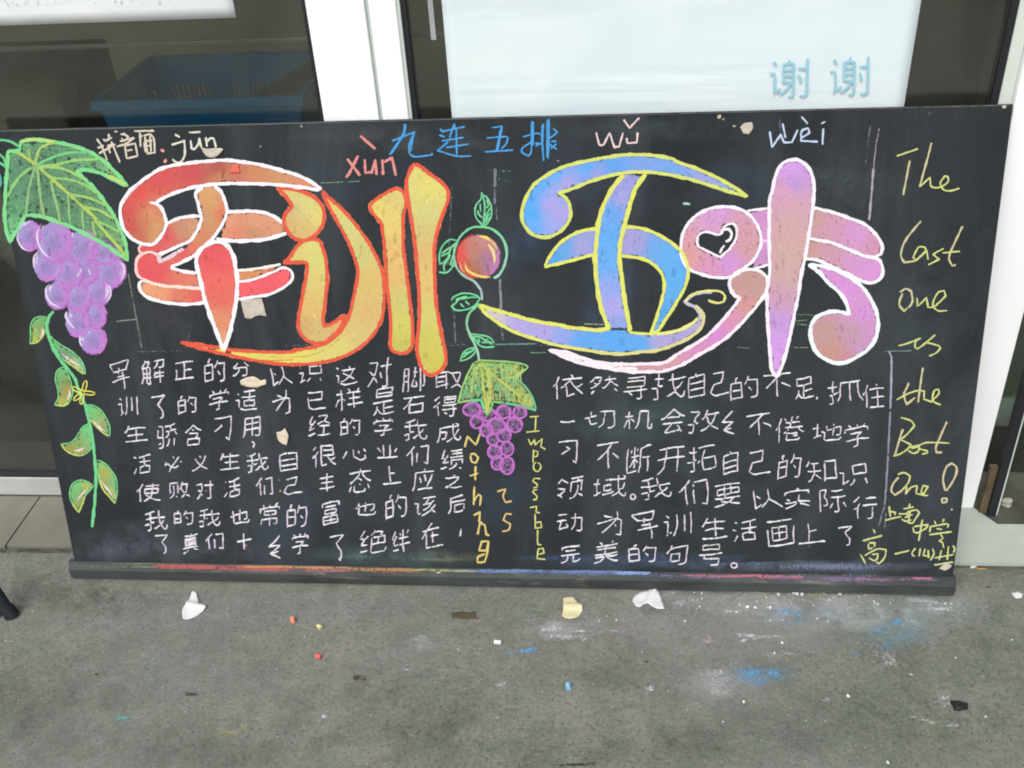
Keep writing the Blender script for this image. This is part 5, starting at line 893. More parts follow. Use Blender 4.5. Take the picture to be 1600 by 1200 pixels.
HAND = {
 '军': norm([[(1290, 900), (1590, 830), (1560, 970), (1360, 1000), (1290, 900)], [(1440, 920), (1430, 1040)], [(1400, 1080), (1540, 1065)], [(1340, 1180), (1620, 1110)], [(1500, 1010), (1540, 1200), (1545, 1330)]]),
 '了': norm([[(0, 1), (9, 0), (5, 8), (8, 16), (8, 22), (6, 24)]]),
 '々': norm([[(8, 0), (0, 11), (8, 12), (1, 20), (9, 26)], [(1, 20), (7, 18)]]),
 '孜々': norm([[(0, 0), (1, 1)]]),
 '以': norm([[(0, 1), (2, 14), (5, 11)], [(2, 5), (4, 7)], [(7, 0), (8, 7), (5, 14)], [(7.5, 7), (14, 13)]]),
 '为': norm([[(3, 3), (7, 5)], [(9, 0), (9, 5), (2, 15)], [(0, 9), (9, 6), (11, 7), (11, 17), (8.5, 17)], [(8, 10), (9, 12)]]),
 '心': norm([[(2, 1), (0, 6)], [(5, 0), (6, 5), (10, 7), (13, 6), (12.5, 4)], [(8, 1), (9, 3)], [(11, 0), (13, 2)]]),
 '必': norm([[(1, 4), (0, 7), (2, 6), (4, 9), (7, 9), (9, 7)], [(9, 1), (5, 9), (3, 13)], [(5, 0), (6, 3)], [(9, 4), (11, 5)]]),
 '们': norm([[(5, 0), (0, 8)], [(3, 4), (3.5, 16)], [(7, 2), (8, 4)], [(7, 6), (7.2, 15)], [(8, 1), (14, 0), (14, 15), (11, 14)]]),
 '习': norm([[(0, 1), (10, 0), (9, 14), (7, 12)], [(4, 4), (6, 5), (1, 9)]]),
 '上': norm([[(5, 0), (5.5, 12)], [(5.5, 5), (10, 4.2)], [(0, 13), (14, 12)]]),
 '不': norm([[(0, 1.5), (12, 0)], [(8, 1), (1, 10)], [(6, 4), (6.3, 15)], [(8, 6), (12, 9)]]),
 '己': norm([[(1, 1), (8, 0), (7, 6), (2, 7), (0, 12), (3, 14), (12, 12.5)]]),
 '已': norm([[(1, 1), (9, 0), (8.5, 5), (2, 6)], [(1, 4), (2, 11), (4, 12), (11, 11.5)]]),
 '在': norm([[(0, 4), (10, 2)], [(6, 0), (0, 9)], [(2.5, 6), (3, 14)], [(6, 5), (6.5, 12)], [(5, 8), (10, 7.2)], [(3, 14), (13, 12.5)]])}
def glyph(L, c, cx, cy, w_, h_, col, width=4.0, slant=.14, press=.92, jit=.022, dirtint=True):
    st_ = HAND.get(c) or dec(c)
    hand = c in HAND
    sl = 0.3*slant if hand else slant
    ph = rng.uniform(0, 6, 4); am = jit
    for s_ in st_:
        off = rng.normal(0, am*.7, 2); pts = []
        for (x, y) in s_:
            xx = x+am*math.sin(4*y+ph[0])+am*.6*math.sin(7*x+ph[1])+off[0]+rng.normal(0, am*.35)
            yy = y+am*math.sin(5*x+ph[2])+am*.6*math.sin(6*y+ph[3])+off[1]+rng.normal(0, am*.35)
            yy = yy*(1-sl)+sl*(1-xx)
            pts.append((cx+(xx-.5)*w_, cy+(yy-.5)*h_))
        dense = [pts[0]]
        for a, b in zip(pts, pts[1:]):
            a_, b_ = np.array(a), np.array(b); Ls = np.hypot(*(b_-a_))
            if Ls > 9:
                nr = np.array([-(b_-a_)[1], (b_-a_)[0]])/Ls; dense.append(tuple((a_+b_)/2+nr*rng.normal(0, .022)*Ls))
            dense.append(b)
        if len(dense) > 1: L.stroke(dense, col, width*rng.uniform(.86, 1.1), press*rng.uniform(.86, 1.06), step=2.2, wob=.22, jit=.2, dirtint=dirtint, corner=38)
WR = (226, 214, 228)
LEFT = '''军 187 587 34 52|训 200 634 32 36|生 212 677 36 30|活 222 725 28 34|使 232 769 38 34|我 244 813 34 36|了 252 851 20 32|
解 239 581 38 46|了 247 637 21 39|骄 261 681 33 43|必 271 725 29 28|败 281 765 33 31|的 287 808 29 27|真 298 847 25 36|
正 287 579 32 33|的 293 631 29 34|含 302 679 26 38|义 313 723 25 27|对 320 765 26 34|我 327 808 34 32|们 335 846 29 28|
的 336 579 32 42|学 343 624 31 37|习 347 670 27 40|生 359 720 33 31|活 362 763 27 32|也 374 807 31 26|十 381 846 23 32|
分 377 576 27 26|适 386 626 33 37|用 393 667 27 36|我 402 722 34 34|们 413 760 26 30|常 421 804 31 41|々 430 855 20 40|
以 440 586 35 32|为 439 628 28 41|自 451 719 27 37|己 459 759 31 29|的 464 805 31 45|学 469 849 26 38|
识 484 585 38 30|已 495 625 30 30|经 499 664 36 38|很 506 712 38 41|丰 511 755 25 35|富 517 800 27 45|了 525 856 22 43|
这 542 586 35 35|样 546 623 42 39|的 547 666 29 33|心 555 710 36 20|态 563 749 34 44|也 570 794 34 24|绝 582 844 44 44|
对 593 582 38 55|是 600 627 34 48|学 599 667 31 33|业 605 704 34 24|上 612 742 29 31|的 619 790 31 44|绊 626 845 28 45|
脚 647 592 35 46|石 647 632 34 29|我 649 671 37 38|们 652 711 34 33|应 662 748 33 40|该 665 789 37 37|在 676 836 36 40|
取 701 594 44 33|得 697 634 37 38|成 702 676 35 34|绩 706 718 36 39|之 709 751 28 26|后 714 787 26 31'''
RIGHT = '''依 887 603 48 44|然 944 600 44 35|寻 994 606 40 42|找 1046 601 54 50|自 1089 600 25 48|己 1124 600 30 40|的 1163 606 42 43|不 1214 601 44 42|足 1257 606 31 41|抓 1320 612 54 42|住 1365 618 36 46|
一 886 656 24 5|切 938 656 48 33|机 997 656 45 35|会 1050 658 39 46|孜 1099 658 49 42|々 1138 661 19 40|不 1186 663 40 36|倦 1233 670 45 48|地 1292 675 46 32|学 1339 680 38 44|
习 887 706 30 38|不 950 711 36 47|断 999 719 38 52|开 1048 719 46 48|拓 1096 716 44 48|自 1142 721 23 43|己 1187 723 36 40|的 1234 728 37 45|知 1283 735 47 41|识 1332 741 46 39|
领 891 762 43 37|域 952 761 52 41|我 1024 763 48 38|们 1083 770 45 45|要 1137 773 41 39|以 1198 779 50 34|实 1247 778 41 34|际 1301 782 43 41|行 1352 793 37 40|
动 890 816 41 34|为 952 816 39 41|军 1008 820 39 46|训 1058 819 44 41|生 1117 824 41 38|活 1164 829 38 38|画 1219 832 42 46|上 1268 833 43 34|了 1319 838 23 33|
完 892 864 31 33|美 948 862 39 39|的 1004 864 43 32|句 1058 866 34 38|号 1111 867 38 39'''
for blk in (LEFT, RIGHT):
    for ln in blk.strip().split('|\n'):
        for it in ln.split('|'):
            c, x, y, w_, h_ = it.split(); L = Layer(bmap, F2); glyph(L, c, float(x), float(y), float(w_)*.97, float(h_)*.95, WR, 2.75 if blk is LEFT else 2.7, press=.88); L.build('chalk_handwriting', CHALK, bb)
L = Layer(bmap, F2)
for s_ in ('z 238,664 240,668', 'z 242,664 243,668', 'z 293,752 294,756', 'z 297,752 297,756', 'z 314,741 316,743', 'z 393,689 398,693 396,699', 'z 720,826 719,838', 'z 1277,619 1276,625', 'z 919,720 921,723', 'z 650,655 654,659', 'z 400,775 402,777', 'z 532,868 532,876'): L.stroke(P(s_), WR, 3.6, .95, dirtint=True)
L.stroke(ell(989, 776, 4, 4, 10), WR, 2.4, .95, closed=True); L.stroke(ell(1147, 883, 5, 4, 10), WR, 2.6, .95, closed=True)
L.build('chalk_punctuation', CHALK, bb)

def write(name, txts, col, width, press=.95, col2=None, layer=F2):
    for t_ in txts:
        L = Layer(bmap, layer)
        for q_ in PS(t_): L.stroke(q_, col, width, press, col2=col2, step=2.2, wob=.15)
        L.build(name, CHALK, bb)
write('chalk_heading', ['hd 90,170 150,260 210,420 / 95,280 170,240 / 110,345 180,300 / 160,165 190,190 270,150 / 230,110 235,150 / 215,240 250,340 / 260,200 310,320 365,450 / 170,310 310,230 / 210,250 300,230',
  'hd 290,80 340,82 / 370,110 450,125 / 400,95 470,150 / 360,200 530,150 / 380,150 400,200 / 460,130 440,180 / 320,262 440,222 535,150 / 420,240 445,400 575,370 545,220 425,245 / 445,310 520,290',
  'hd 530,75 770,70 / 600,90 610,260 / 590,150 640,120 / 640,130 720,110 765,160 780,330 690,340 660,140 / 680,190 750,180 / 690,250 750,240 / 720,120 735,320 / 670,330 650,200'], (214, 204, 186), 3.6, .92)
L = Layer(bmap, F2); L.blob(254, 235, 4.2, 4.2, (236, 160, 140), 1.2, core=.7); L.blob(258.5, 251.5, 4.2, 4.2, (236, 160, 140), 1.2, core=.7); L.build('chalk_colon', CHALK, bb)
write('chalk_pinyin', ['hd 1015,115 1075,145 / 975,240 1130,190 1135,350 1100,430 1050,450 985,410', 'hd 1175,90 1325,85 / 1205,180 1215,280 1250,290 1300,220 1310,150 / 1310,150 1330,270 / 1385,150 1400,260 / 1400,200 1440,160 1480,165 1510,270'], (222, 222, 206), 3.7)
write('chalk_pinyin', ['A2 655,850 745,930 / 570,990 650,1095 / 640,970 590,1070 565,1110 / 680,995 685,1080 725,1075 745,1000 / 745,995 755,1090 / 790,1000 795,1095 / 800,1015 850,985 875,1100'], (222, 140, 138), 5.0)
write('chalk_title', ['bl 225,70 215,150 100,330 / 232,75 222,155 112,325 / 120,215 310,140 270,230 265,310 310,345 460,330 445,310 / 300,150 275,300',
  'bl 520,110 545,140 / 540,135 725,95 / 510,165 560,180 / 640,70 600,190 / 530,215 720,185 / 655,100 660,330 / 570,270 760,240 / 590,220 500,295 660,340 785,338 / 640,75 645,110',
  'bl 945,105 1045,90 / 1040,95 1000,300 / 1030,95 990,300 / 910,190 1070,178 1087,190 1070,240 1030,280 / 895,305 1130,290',
  'bl 1285,50 1280,300 1260,340 1225,325 1200,305 1210,270 1290,220 / 1298,50 1295,250 / 1210,180 1330,150 1365,165 / 1380,70 1375,250 1385,385 / 1372,80 1368,250 / 1425,30 1430,200 1420,360 / 1415,35 1412,350 / 1310,230 1360,240 / 1310,260 1360,230 / 1460,110 1500,140 1440,190 / 1440,220 1490,215 / 1430,240 1500,290 / 1440,280 1495,235'], (70, 160, 232), 3.1, .92)
write('chalk_pinyin', ['A3 525,825 545,905 570,905 610,830 640,920 670,915 695,825 / 700,750 735,800 795,735 / 715,860 720,895 780,890 785,830'], (232, 204, 206), 3.6)
write('chalk_pinyin', ['A4 10,820 25,920 80,840 100,890 150,890 185,810 / 90,770 110,860 / 210,730 250,775 / 210,860 260,830 250,800 210,820 205,880 310,885 / 330,775 355,760 / 345,800 340,905'], (190, 208, 238), 3.6)
YE = (206, 214, 128); YE2 = (204, 194, 150)
write('chalk_motto', ['th 205,340 540,225 / 565,820 730,670 740,790 780,830 900,820 1010,740 1010,660 960,650 890,760 940,860 1050,880 1190,840',
  'A8 920,630 990,570 980,545 940,545 905,610 930,625 990,560 1000,620 / 1100,550 1030,590 1070,620 1000,655 / 1090,580 1200,570', 'A8 935,915 990,860 1000,920 1040,915 1110,850 1100,815 1060,830 1030,900 1060,940 1120,940 / 930,860 935,920',
  's6 20,240 100,220 230,170 185,200 175,255 200,270 270,220 370,135 / 290,210 400,240 415,265 370,310 305,340 / 185,115 210,118', 's6 0,750 100,695 200,660 265,665 260,740 330,765 400,690 400,650 360,660 340,740 360,770 420,795',
  'be 275,90 400,130 440,190 350,290 280,350 400,410 360,460 270,520 190,540 / 360,440 480,420 580,385 850,390 / 370,480 420,510 480,490 500,430 400,450 / 500,460 590,480 590,505 530,520',
  'be 335,990 400,910 470,890 460,980 540,1000 600,900 540,890 520,960 560,1005 600,1000 / 240,760 320,738 390,778 370,850 300,940'], YE, 3.1, .95)
write('chalk_motto', ['th 415,400 310,950 / 750,125 710,300 650,520 565,820', 'A8 955,380 860,500 830,590 850,640 920,630 / 1215,415 1160,530 1130,610 1150,660 1175,655', 'A8 840,830 820,900 850,945 900,890 895,820 860,805 820,830', 's6 120,590 75,700 100,790 150,750 185,720 / 250,450 205,770', 'be 300,230 215,520 / 820,140 740,320 690,440 700,500 770,500 / 255,790 190,870 170,950 210,1000 300,940 / 350,900 335,1000', 't6 460,400 440,290 470,180 520,140 565,180 560,250 520,330 470,400 / 430,470 480,470 470,505 430,510 430,470'], YE2, 3.7, .92)
write('chalk_signature', ['sc 555,90 575,260 / 570,180 650,190 640,230 / 490,310 600,280 730,255 / 770,140 920,110 / 860,65 850,130 / 700,215 800,210 850,180 960,155 1000,200 900,350 820,340 / 820,200 830,260 / 740,290 800,320 880,300 / 780,270 900,220 / 860,180 840,330',
  'sc 900,400 920,480 980,490 1100,420 1130,370 920,400 / 1045,300 990,610', 'sc 1225,320 1245,370 / 1290,300 1300,340 / 1365,280 1345,330 / 1160,390 1155,480 / 1170,400 1400,360 1435,380 1410,410 / 1250,430 1340,440 / 1145,520 1480,475 / 1310,510 1350,570 1290,610 1340,640 1360,720',
  'sc 325,440 350,500 / 165,610 460,530 / 250,640 255,730 320,710 / 250,640 350,640 335,700 / 130,800 210,940 / 190,830 380,730 510,740 490,850 410,945 365,920 / 300,810 390,800 380,870 330,900 260,860', 'sc 635,805 860,750 / 940,720 895,780 900,820 940,840 / 1015,715 995,840 / 1085,730 1055,820 1160,840 / 1130,740 1135,860 / 1190,720 1215,800 1160,900',
  'sc 1230,860 1510,810 / 1325,740 1290,900 / 1430,680 1410,900 / 1490,680 1520,720 1500,780 / 1220,965 1500,920'], (206, 212, 136), 3.0, .95)
YN = (222, 200, 116)
write('chalk_vertical_word', ['v 210,790 245,650 350,760 400,620 / 345,1025 340,1150 345,1200 / 270,1150 380,1110', 'B2 1365,840 1360,955 / 1360,930 1390,890 1405,900 1400,960 / 1360,1020 1400,1000 1395,1060 1420,1065 / 1385,1140 1400,1070 1430,1080 1440,1140 1460,1145', 'C6 1455,180 1410,185 1395,240 1440,240 1455,180 1445,260 1430,310 1385,315 1385,280 1430,260', 'v 280,880 330,870 380,920 350,985 300,970 280,900'], YN, 3.6)
write('chalk_vertical_word', ['B2 1510,870 1560,855 1545,900 1560,940 1600,930 / 1540,798 1543,804 / 1600,1012 1562,1010 1545,1050 1590,1075 1580,1110 1540,1120'], (226, 190, 120), 3.0)
write('chalk_vertical_word', ['B3 110,405 170,400 / 150,405 145,490 / 90,500 175,492 / 100,540 120,580 140,545 145,580 190,540 180,590 210,608 / 135,610 131,692 / 135,615 163,622 158,650 137,655 / 155,688 175,700 180,722 165,745 145,742 134,718 140,696 152,688 / 178,790 140,788 130,805 158,826 156,842 132,850 / 162,858 136,862 132,876 156,900 150,922 130,922 / 115,970 155,964 150,998 178,1005 / 145,1010 145,1100 185,1095 180,1060 145,1065 / 160,1110 160,1200 185,1205', 'C7 160,265 200,255 195,225 165,230 155,290 210,295'], (214, 214, 122), 2.5)

# ruled guide lines and rubbed traces
L = Layer(bmap, 0.00025)
GL = (120, 126, 140)
for s_, wd, pr, c_ in (('z 774,262 773,320', 5, .52, GL), ('z 776,322 776,345', 3, .45, GL), ('z 781,435 783,485', 4.5, .62, (150, 150, 158)), ('z 783,505 786,535', 4, .5, GL), ('z 772,538 840,537', 2.2, .6, (120, 160, 150)), ('z 840,539 870,541', 2, .5, GL),
   ('z 1374,198 1368,232 1365,262', 2.4, .55, (150, 140, 150)), ('z 1365,262 1362,300 1358,345', 4, .62, (166, 160, 176)), ('z 1360,195 1352,260', 2, .4, GL), ('z 1388,548 1393,560 1391,640', 3.4, .72, (166, 160, 186)), ('z 1391,640 1386,740 1382,790', 3.2, .66, (140, 140, 160)), ('z 1382,790 1373,822', 3.2, .55, GL), ('z 1384,800 1382,828', 3, .5, GL),
   ('z 200,425 212,490 222,545', 2.6, .5, (120, 124, 116)), ('z 180,502 214,499', 1.8, .6, (140, 150, 130)), ('z 205,550 285,548', 1.4, .4, GL), ('z 500,286 565,283', 1.8, .55, (110, 150, 130)), ('z 708,460 712,540', 3, .42, GL), ('z 706,290 700,420', 2.4, .38, GL), ('z 700,540 735,537', 2, .45, GL), ('z 762,266 800,268', 2.2, .4, (100, 150, 130)), ('z 775,278 800,284', 2, .4, (100, 150, 130)),
   ('z 1240,502 1262,500', 1.3, .5, (120, 160, 110)), ('z 1244,506 1262,508', 1.5, .6, (130, 170, 150)), ('z 1238,543 1264,543', 1.4, .55, (130, 160, 120)), ('z 1240,491 1280,493', 1.2, .45, (110, 150, 90)), ('z 1380,549 1425,548', 1.5, .55, (130, 150, 150)), ('z 1218,178 1220,225', 2, .36, (120, 124, 150)), ('z 1067,318 1078,318', 3.5, 1.0, (170, 206, 210)), ('z 828,551 855,551', 1.6, .55, (120, 160, 120)), ('z 300,505 290,545', 2, .4, GL), ('z 1150,542 1175,544', 1.4, .5, GL), ('z 440,540 520,537', 1.4, .35, GL), ('z 912,506 945,507', 1.6, .6, (170, 180, 130)), ('z 945,605 1000,596 1080,603', 6, .20, (80, 110, 110)), ('z 1365,670 1372,675', 2.2, .4, GL)):
    L.stroke(P(s_), c_, wd*1.15, pr+.12)
tag(L.build('chalk_guide_lines', CHALK, bb), kind='stuff')
L = Layer(bmap, 0.00012)
for x, y, rx, ry, c_, pr in ((900, 290, 150, 60, (70, 84, 110), .16), (955, 470, 40, 60, (74, 90, 130), .34), (1290, 300, 80, 60, (80, 96, 104), .26), (650, 215, 60, 30, (90, 92, 96), .26), (1010, 660, 120, 30, (70, 100, 100), .24), (560, 870, 60, 10, (90, 120, 130), .4), (680, 874, 90, 8, (90, 120, 100), .45), (175, 860, 70, 18, (90, 96, 110), .34), (250, 830, 60, 40, (70, 84, 96), .26), (870, 872, 160, 14, (70, 90, 130), .36), (1300, 885, 160, 12, (110, 120, 150), .5), (1050, 875, 60, 10, (90, 110, 160), .34), (480, 220, 60, 20, (84, 84, 88), .3), (820, 380, 30, 40, (60, 80, 120), .28), (1400, 560, 90, 200, (66, 78, 90), .16), (640, 480, 60, 60, (70, 78, 86), .2), (430, 480, 40, 60, (74, 78, 96), .22), (1180, 880, 200, 8, (100, 130, 170), .35)):
    L.blob(x, y, rx, ry, c_, pr*1.4, core=.1)
for _ in range(46):  # faint vertical wiping streaks
    x, y = rng.uniform(200, 1480), rng.uniform(210, 700); h_ = rng.uniform(30, 130); L.stroke([(x, y), (x+rng.uniform(-4, 4), y+h_)], (104, 116, 122), rng.uniform(4, 14), rng.uniform(.16, .30), taper=.4, step=8)
tag(L.build('rubbed_chalk_haze', CHALK, bb), kind='stuff')
L = Layer(bmap, 0.00008)
for x, y, rx, ry, c_, pr in ((950, 460, 60, 90, (90, 112, 156), .45), (905, 300, 180, 80, (84, 98, 116), .30), (1300, 290, 120, 90, (96, 110, 118), .34), (1430, 500, 90, 260, (92, 106, 116), .28), (1010, 655, 150, 40, (96, 126, 126), .40), (620, 215, 200, 26, (116, 118, 122), .42), (1000, 200, 260, 24, (96, 112, 118), .30), (300, 480, 140, 70, (104, 102, 112), .30), (500, 520, 120, 50, (100, 100, 112), .28), (640, 420, 70, 130, (104, 106, 112), .30), (420, 720, 280, 130, (92, 96, 112), .26), (180, 850, 90, 40, (116, 122, 138), .50), (300, 860, 140, 24, (110, 112, 126), .45), (600, 868, 160, 18, (104, 128, 130), .55), (1000, 875, 260, 14, (96, 120, 160), .50), (1250, 885, 220, 13, (130, 140, 164), .60), (1150, 760, 260, 130, (88, 104, 110), .26), (1440, 780, 60, 100, (92, 104, 122), .32), (60, 480, 40, 140, (90, 92, 100), .26), (110, 650, 60, 120, (92, 96, 106), .26), (820, 380, 50, 70, (84, 112, 156), .32), (790, 480, 60, 90, (100, 104, 110), .26), (1140, 300, 90, 60, (84, 100, 120), .30), (700, 870, 60, 12, (150, 150, 120), .4)):
    L.blob(x, y, rx, ry, c_, pr*1.35, core=.2)
tag(L.build('wiped_chalk_cloud', HAZE, bb), kind='stuff')
# worn edges of the panel, with an edge highlight painted along the top
L = Layer(bmap, 0.0003)
L.stroke(P('z -10,205 300,196.8 600,189 900,181.5 1200,173.8 1440,167.6'), (112, 122, 112), 1.8, .75, col2=(96, 96, 116), step=12); L.stroke(P('z 1440,167.6 1580,164.2'), (110, 112, 106), 1.8, .7)
for x, y, r_, c_ in ((1124, 182, 5, (190, 180, 150)), (1130, 186, 3, (150, 142, 110)), (1147, 197, 3, (190, 180, 150)), (1569, 167, 5, (196, 190, 170)), (1452, 177, 4, (84, 78, 66)), (471, 197, 3.5, (130, 140, 130)), (407, 229, 3, (120, 130, 120)), (1487, 796, 2.2, (200, 206, 214)), (872, 251, 2.2, (150, 160, 150)), (1265, 853, 3, (80, 110, 90)), (1213, 852, 3, (80, 120, 90)), (450, 749, 3, (160, 140, 90)), (436, 750, 2.5, (120, 130, 100)), (438, 767, 3, (170, 140, 110)), (384, 852, 4, (150, 110, 80))): L.blob(x, y, r_, r_*.8, c_, 1.2, core=.5)
tag(L.build('worn_edge_and_highlight', CHALK, bb), kind='stuff')

# chalk dust lying in the tray
def tmap(x, y, w_):
    d = ray(x, y); t = (TP0-CAM_LOC).dot(TN)/d.dot(TN); return tuple(CAM_LOC+d*t+TN*(w_+0.0002))
L = Layer(tmap, 0.0002)
def tray(x0, x1, yo, wd, c0, c1=None, pr=.9):
    n = max(2, int((x1-x0)/30)); pts = [(x, 882.5+(x-117)*0.0176+yo*.75+rng.normal(0, .4)) for x in np.linspace(x0, x1, n)]; L.stroke(pts, tuple(q*.74+22 for q in c0), wd*1.35, pr*.74, col2=c1 and tuple(q*.74+22 for q in c1), taper=.12, step=6, wob=.4)
for a_ in ((120, 1478, 2, 9, (74, 82, 96), (96, 96, 120), .5), (125, 330, -4, 2.4, (110, 130, 100), None, .8), (118, 300, 2, 2.4, (120, 136, 110), None, .8), (230, 420, 0, 6.5, (196, 92, 90), (206, 84, 80), .92), (330, 560, 3, 5, (190, 92, 96), (170, 104, 110), .85), (360, 520, -3, 3.5, (226, 140, 90), None, .9), (430, 560, -3.5, 3, (226, 152, 92), (200, 150, 96), .9), (540, 660, -1, 5, (206, 140, 84), (180, 150, 80), .88), (580, 700, 3, 4, (170, 90, 80), (120, 100, 90), .7), (640, 760, -2, 3, (190, 190, 110), (160, 180, 140), .9), (678, 692, 3, 2.5, (220, 216, 196), None, .95), (720, 1000, -3, 5.5, (104, 134, 190), (110, 150, 210), .88), (800, 1060, 0, 5, (86, 106, 160), (112, 116, 170), .75), (960, 1020, -4, 5, (130, 170, 236), None, .95), (1000, 1200, 3, 5, (104, 104, 140), (120, 110, 150), .7), (1060, 1260, -1, 3.6, (190, 110, 130), (206, 110, 120), .92), (1180, 1260, 0, 5, (206, 112, 130), None, .9), (1200, 1400, 2, 7, (120, 104, 146), (130, 106, 150), .8), (1330, 1470, 0, 5, (150, 104, 150), (120, 100, 130), .85), (1420, 1460, -3, 3, (210, 110, 140), None, .9), (1230, 1380, -7, 6, (110, 124, 140), None, .6)):
    tray(*a_[:6], pr=a_[6])
o = L.build('chalk_dust', CHALK); tag(o, 'coloured chalk dust lying in bands along the blackboard tray', 'chalk dust', kind='stuff')

# writing on the posters
L = Layer(ymap(GY-.0062), 0.0)
for cx in (1232, 1327):
    cy = 122 if cx < 1300 else 119
    for s_ in dec('谢'):
        L.stroke([(cx+(x-.5)*58-2*(y-.5), cy+(y-.5)*58-(x-.5)*2) for x, y in s_], (158, 216, 236), 4.4, 1.3, step=3, wob=0, jit=0, sm=True)
pp = L.build('printed_thanks', CHALK, ps)
L = Layer(ymap(GY-.0056), 0.0)
for x in np.arange(4, 330, 11.0):
    for k_ in range(3):
        a = (x+rng.uniform(0, 6), rng.uniform(-14, 3)); L.stroke([a, (a[0]+rng.uniform(-5, 6), a[1]+rng.uniform(2, 10))], (212, 208, 206), 2.4, .55, step=3)
tag(L.build('faint_print', CHALK, pl), kind='stuff')

# ------------------------------------------------------------ paper scraps stuck to the board
def scrap(name, pts, mapf, m, label, cat='paper scrap', th=.0008, curl=0.0, base=.0022, parent=None, rough=.5, fold=None):
    lp = []
    q_ = smooth(pts, True, 2.4, 40); A = np.array(q_); c = A.mean(0)
    A = A+rng.normal(0, rough*.35, A.shape)
    x0, y0 = A.min(0); x1_, y1_ = A.max(0); st_ = max(2.0, (x1_-x0)/14)
    X, Y = np.meshgrid(np.arange(x0, x1_, st_), np.arange(y0, y1_, st_)); G_ = np.stack([X.ravel(), Y.ravel()], 1); G_ = G_[inpoly(G_, A)]
    if len(G_): G_ = G_[segdist(G_, A) > st_*.4]
    n = len(A); vs_, es_, fs_, *_ = delaunay_2d_cdt([Vector(a) for a in list(map(tuple, A))+list(map(tuple, G_))], [(i, (i+1) % n) for i in range(n)], [], 0, 1e-5)
    Vv = np.array([(a.x, a.y) for a in vs_]); ph = rng.uniform(0, 6, 2); co_ = []
    for a in Vv:
        u_, v_ = (a[0]-c[0])/max(1, (x1_-x0)/2), (a[1]-c[1])/max(1, (y1_-y0)/2)
        h_ = base+curl*(.35*u_*u_+.3*max(0, -v_)+.16*math.sin(4*u_+ph[0])+.14*math.sin(5*v_+ph[1])+.2)
        if fold: h_ += fold[2]*max(0, 1-abs((a[0]*fold[0]+a[1]*fold[1]-fold[3])/6))
        co_.append(Vector(mapf(a[0], a[1], max(h_, base))))
    bm = bmesh.new(); bv = [bm.verts.new(x) for x in co_]
    for f_ in fs_:
        if inpoly(Vv[list(f_)].mean(0)[None], A)[0]:
            try: bm.faces.new([bv[i] for i in f_])
            except ValueError: pass
    for v_ in [v_ for v_ in bm.verts if not v_.link_faces]: bm.verts.remove(v_)
    bmesh.ops.recalc_face_normals(bm, faces=bm.faces)
    cen = sum((v_.co for v_ in bm.verts), Vector())/len(bm.verts)
    o = fin(bm, name, m)
    for v_ in o.data.vertices: v_.co -= cen
    o.location = cen; md = o.modifiers.new('t', 'SOLIDIFY'); md.thickness = th; md.offset = 0
    for p_ in o.data.polygons: p_.use_smooth = True
    return tag(o, label, cat)
def wmap(x, y, w_): u_, v_ = uv(x, y); return BO+Vector((u_, 0, 0))+BV*v_+BN*w_
scrap('paper_scrap', P('c 940,228 1200,205 1212,250 1232,330 1262,432 1150,420 1060,462 990,452 960,350'), wmap, PAPERT, 'square torn paper scrap stuck under the red stroke on the blackboard', curl=.002, base=.003)
scrap('paper_scrap', P('hd 1330,262 1365,330 1410,380 1490,392 1550,350 1602,290 1560,275 1400,282'), wmap, PAPERT, 'wedge shaped torn scrap stuck under the letter n, upper left of the blackboard', curl=.002, base=.003)
scrap('paper_scrap', P('z 376,594 386,589 398,588 408,594 416,592 417,600 410,602 402,605 388,604 377,600'), wmap, PAPERP, 'long pinkish scrap stuck below the tail of the orange stroke on the blackboard', curl=.0015, base=.003)
scrap('paper_scrap', P('z 433,674 440,673 446,668 452,680 450,688 449,695 441,692 435,686'), wmap, PAPERP, 'small curled tan scrap hanging in the white writing on the blackboard', curl=.004, base=.003)
scrap('paper_scrap', P('A3 1425,795 1450,770 1500,762 1505,800 1480,840 1445,835'), wmap, PAPERT, 'small grey scrap near the top edge of the blackboard, right of the word wu', curl=.001, base=.002)
scrap('paper_scrap', P('sc 1290,1010 1370,940 1460,950 1472,985 1430,1020 1370,1048'), wmap, PAPERT, 'pale scrap stuck at the lower right corner of the blackboard under the signature', curl=.001, base=.002)
scrap('paper_scrap', P('d 205,130 260,128 285,235 160,240'), wmap, solid('red_scrap', (.78, .14, .12)), 'tiny red scrap on the top white outline of the red character', curl=.0008, base=.0022)

# ------------------------------------------------------------ litter on the ground
GM = gmap(0.0)
scrap('torn_paper', P('z 300,928 303,925 308,930 310,938 311,944 318,945 323,952 314,959 303,966 293,968 286,968 285,955 291,945 296,936'), GM, PAPERW, 'white folded torn paper lying on the concrete left of centre', 'torn paper', curl=.006, base=.0012, rough=.9, fold=(-.22, 1, .007, 880))
scrap('torn_paper', P('z 988,940 992,933 1004,926 1020,921 1028,926 1033,937 1038,953 1025,952 1012,944 1006,948 1000,951 994,949 990,944'), GM, PAPERW, 'white torn paper with ragged edge near the foot of the blackboard', 'torn paper', curl=.006, base=.0012, rough=.9, fold=(.8, .6, .006, 1373))
scrap('cream_paper', P('z 880,936 888,934 897,935 903,943 909,949 910,956 904,964 894,968 884,967 878,963 880,952'), GM, PAPERC, 'rounded cream coloured paper scrap folded over, below the blackboard tray', 'torn paper', curl=.006, base=.0012, rough=.4, fold=(0, 1, .006, 949))
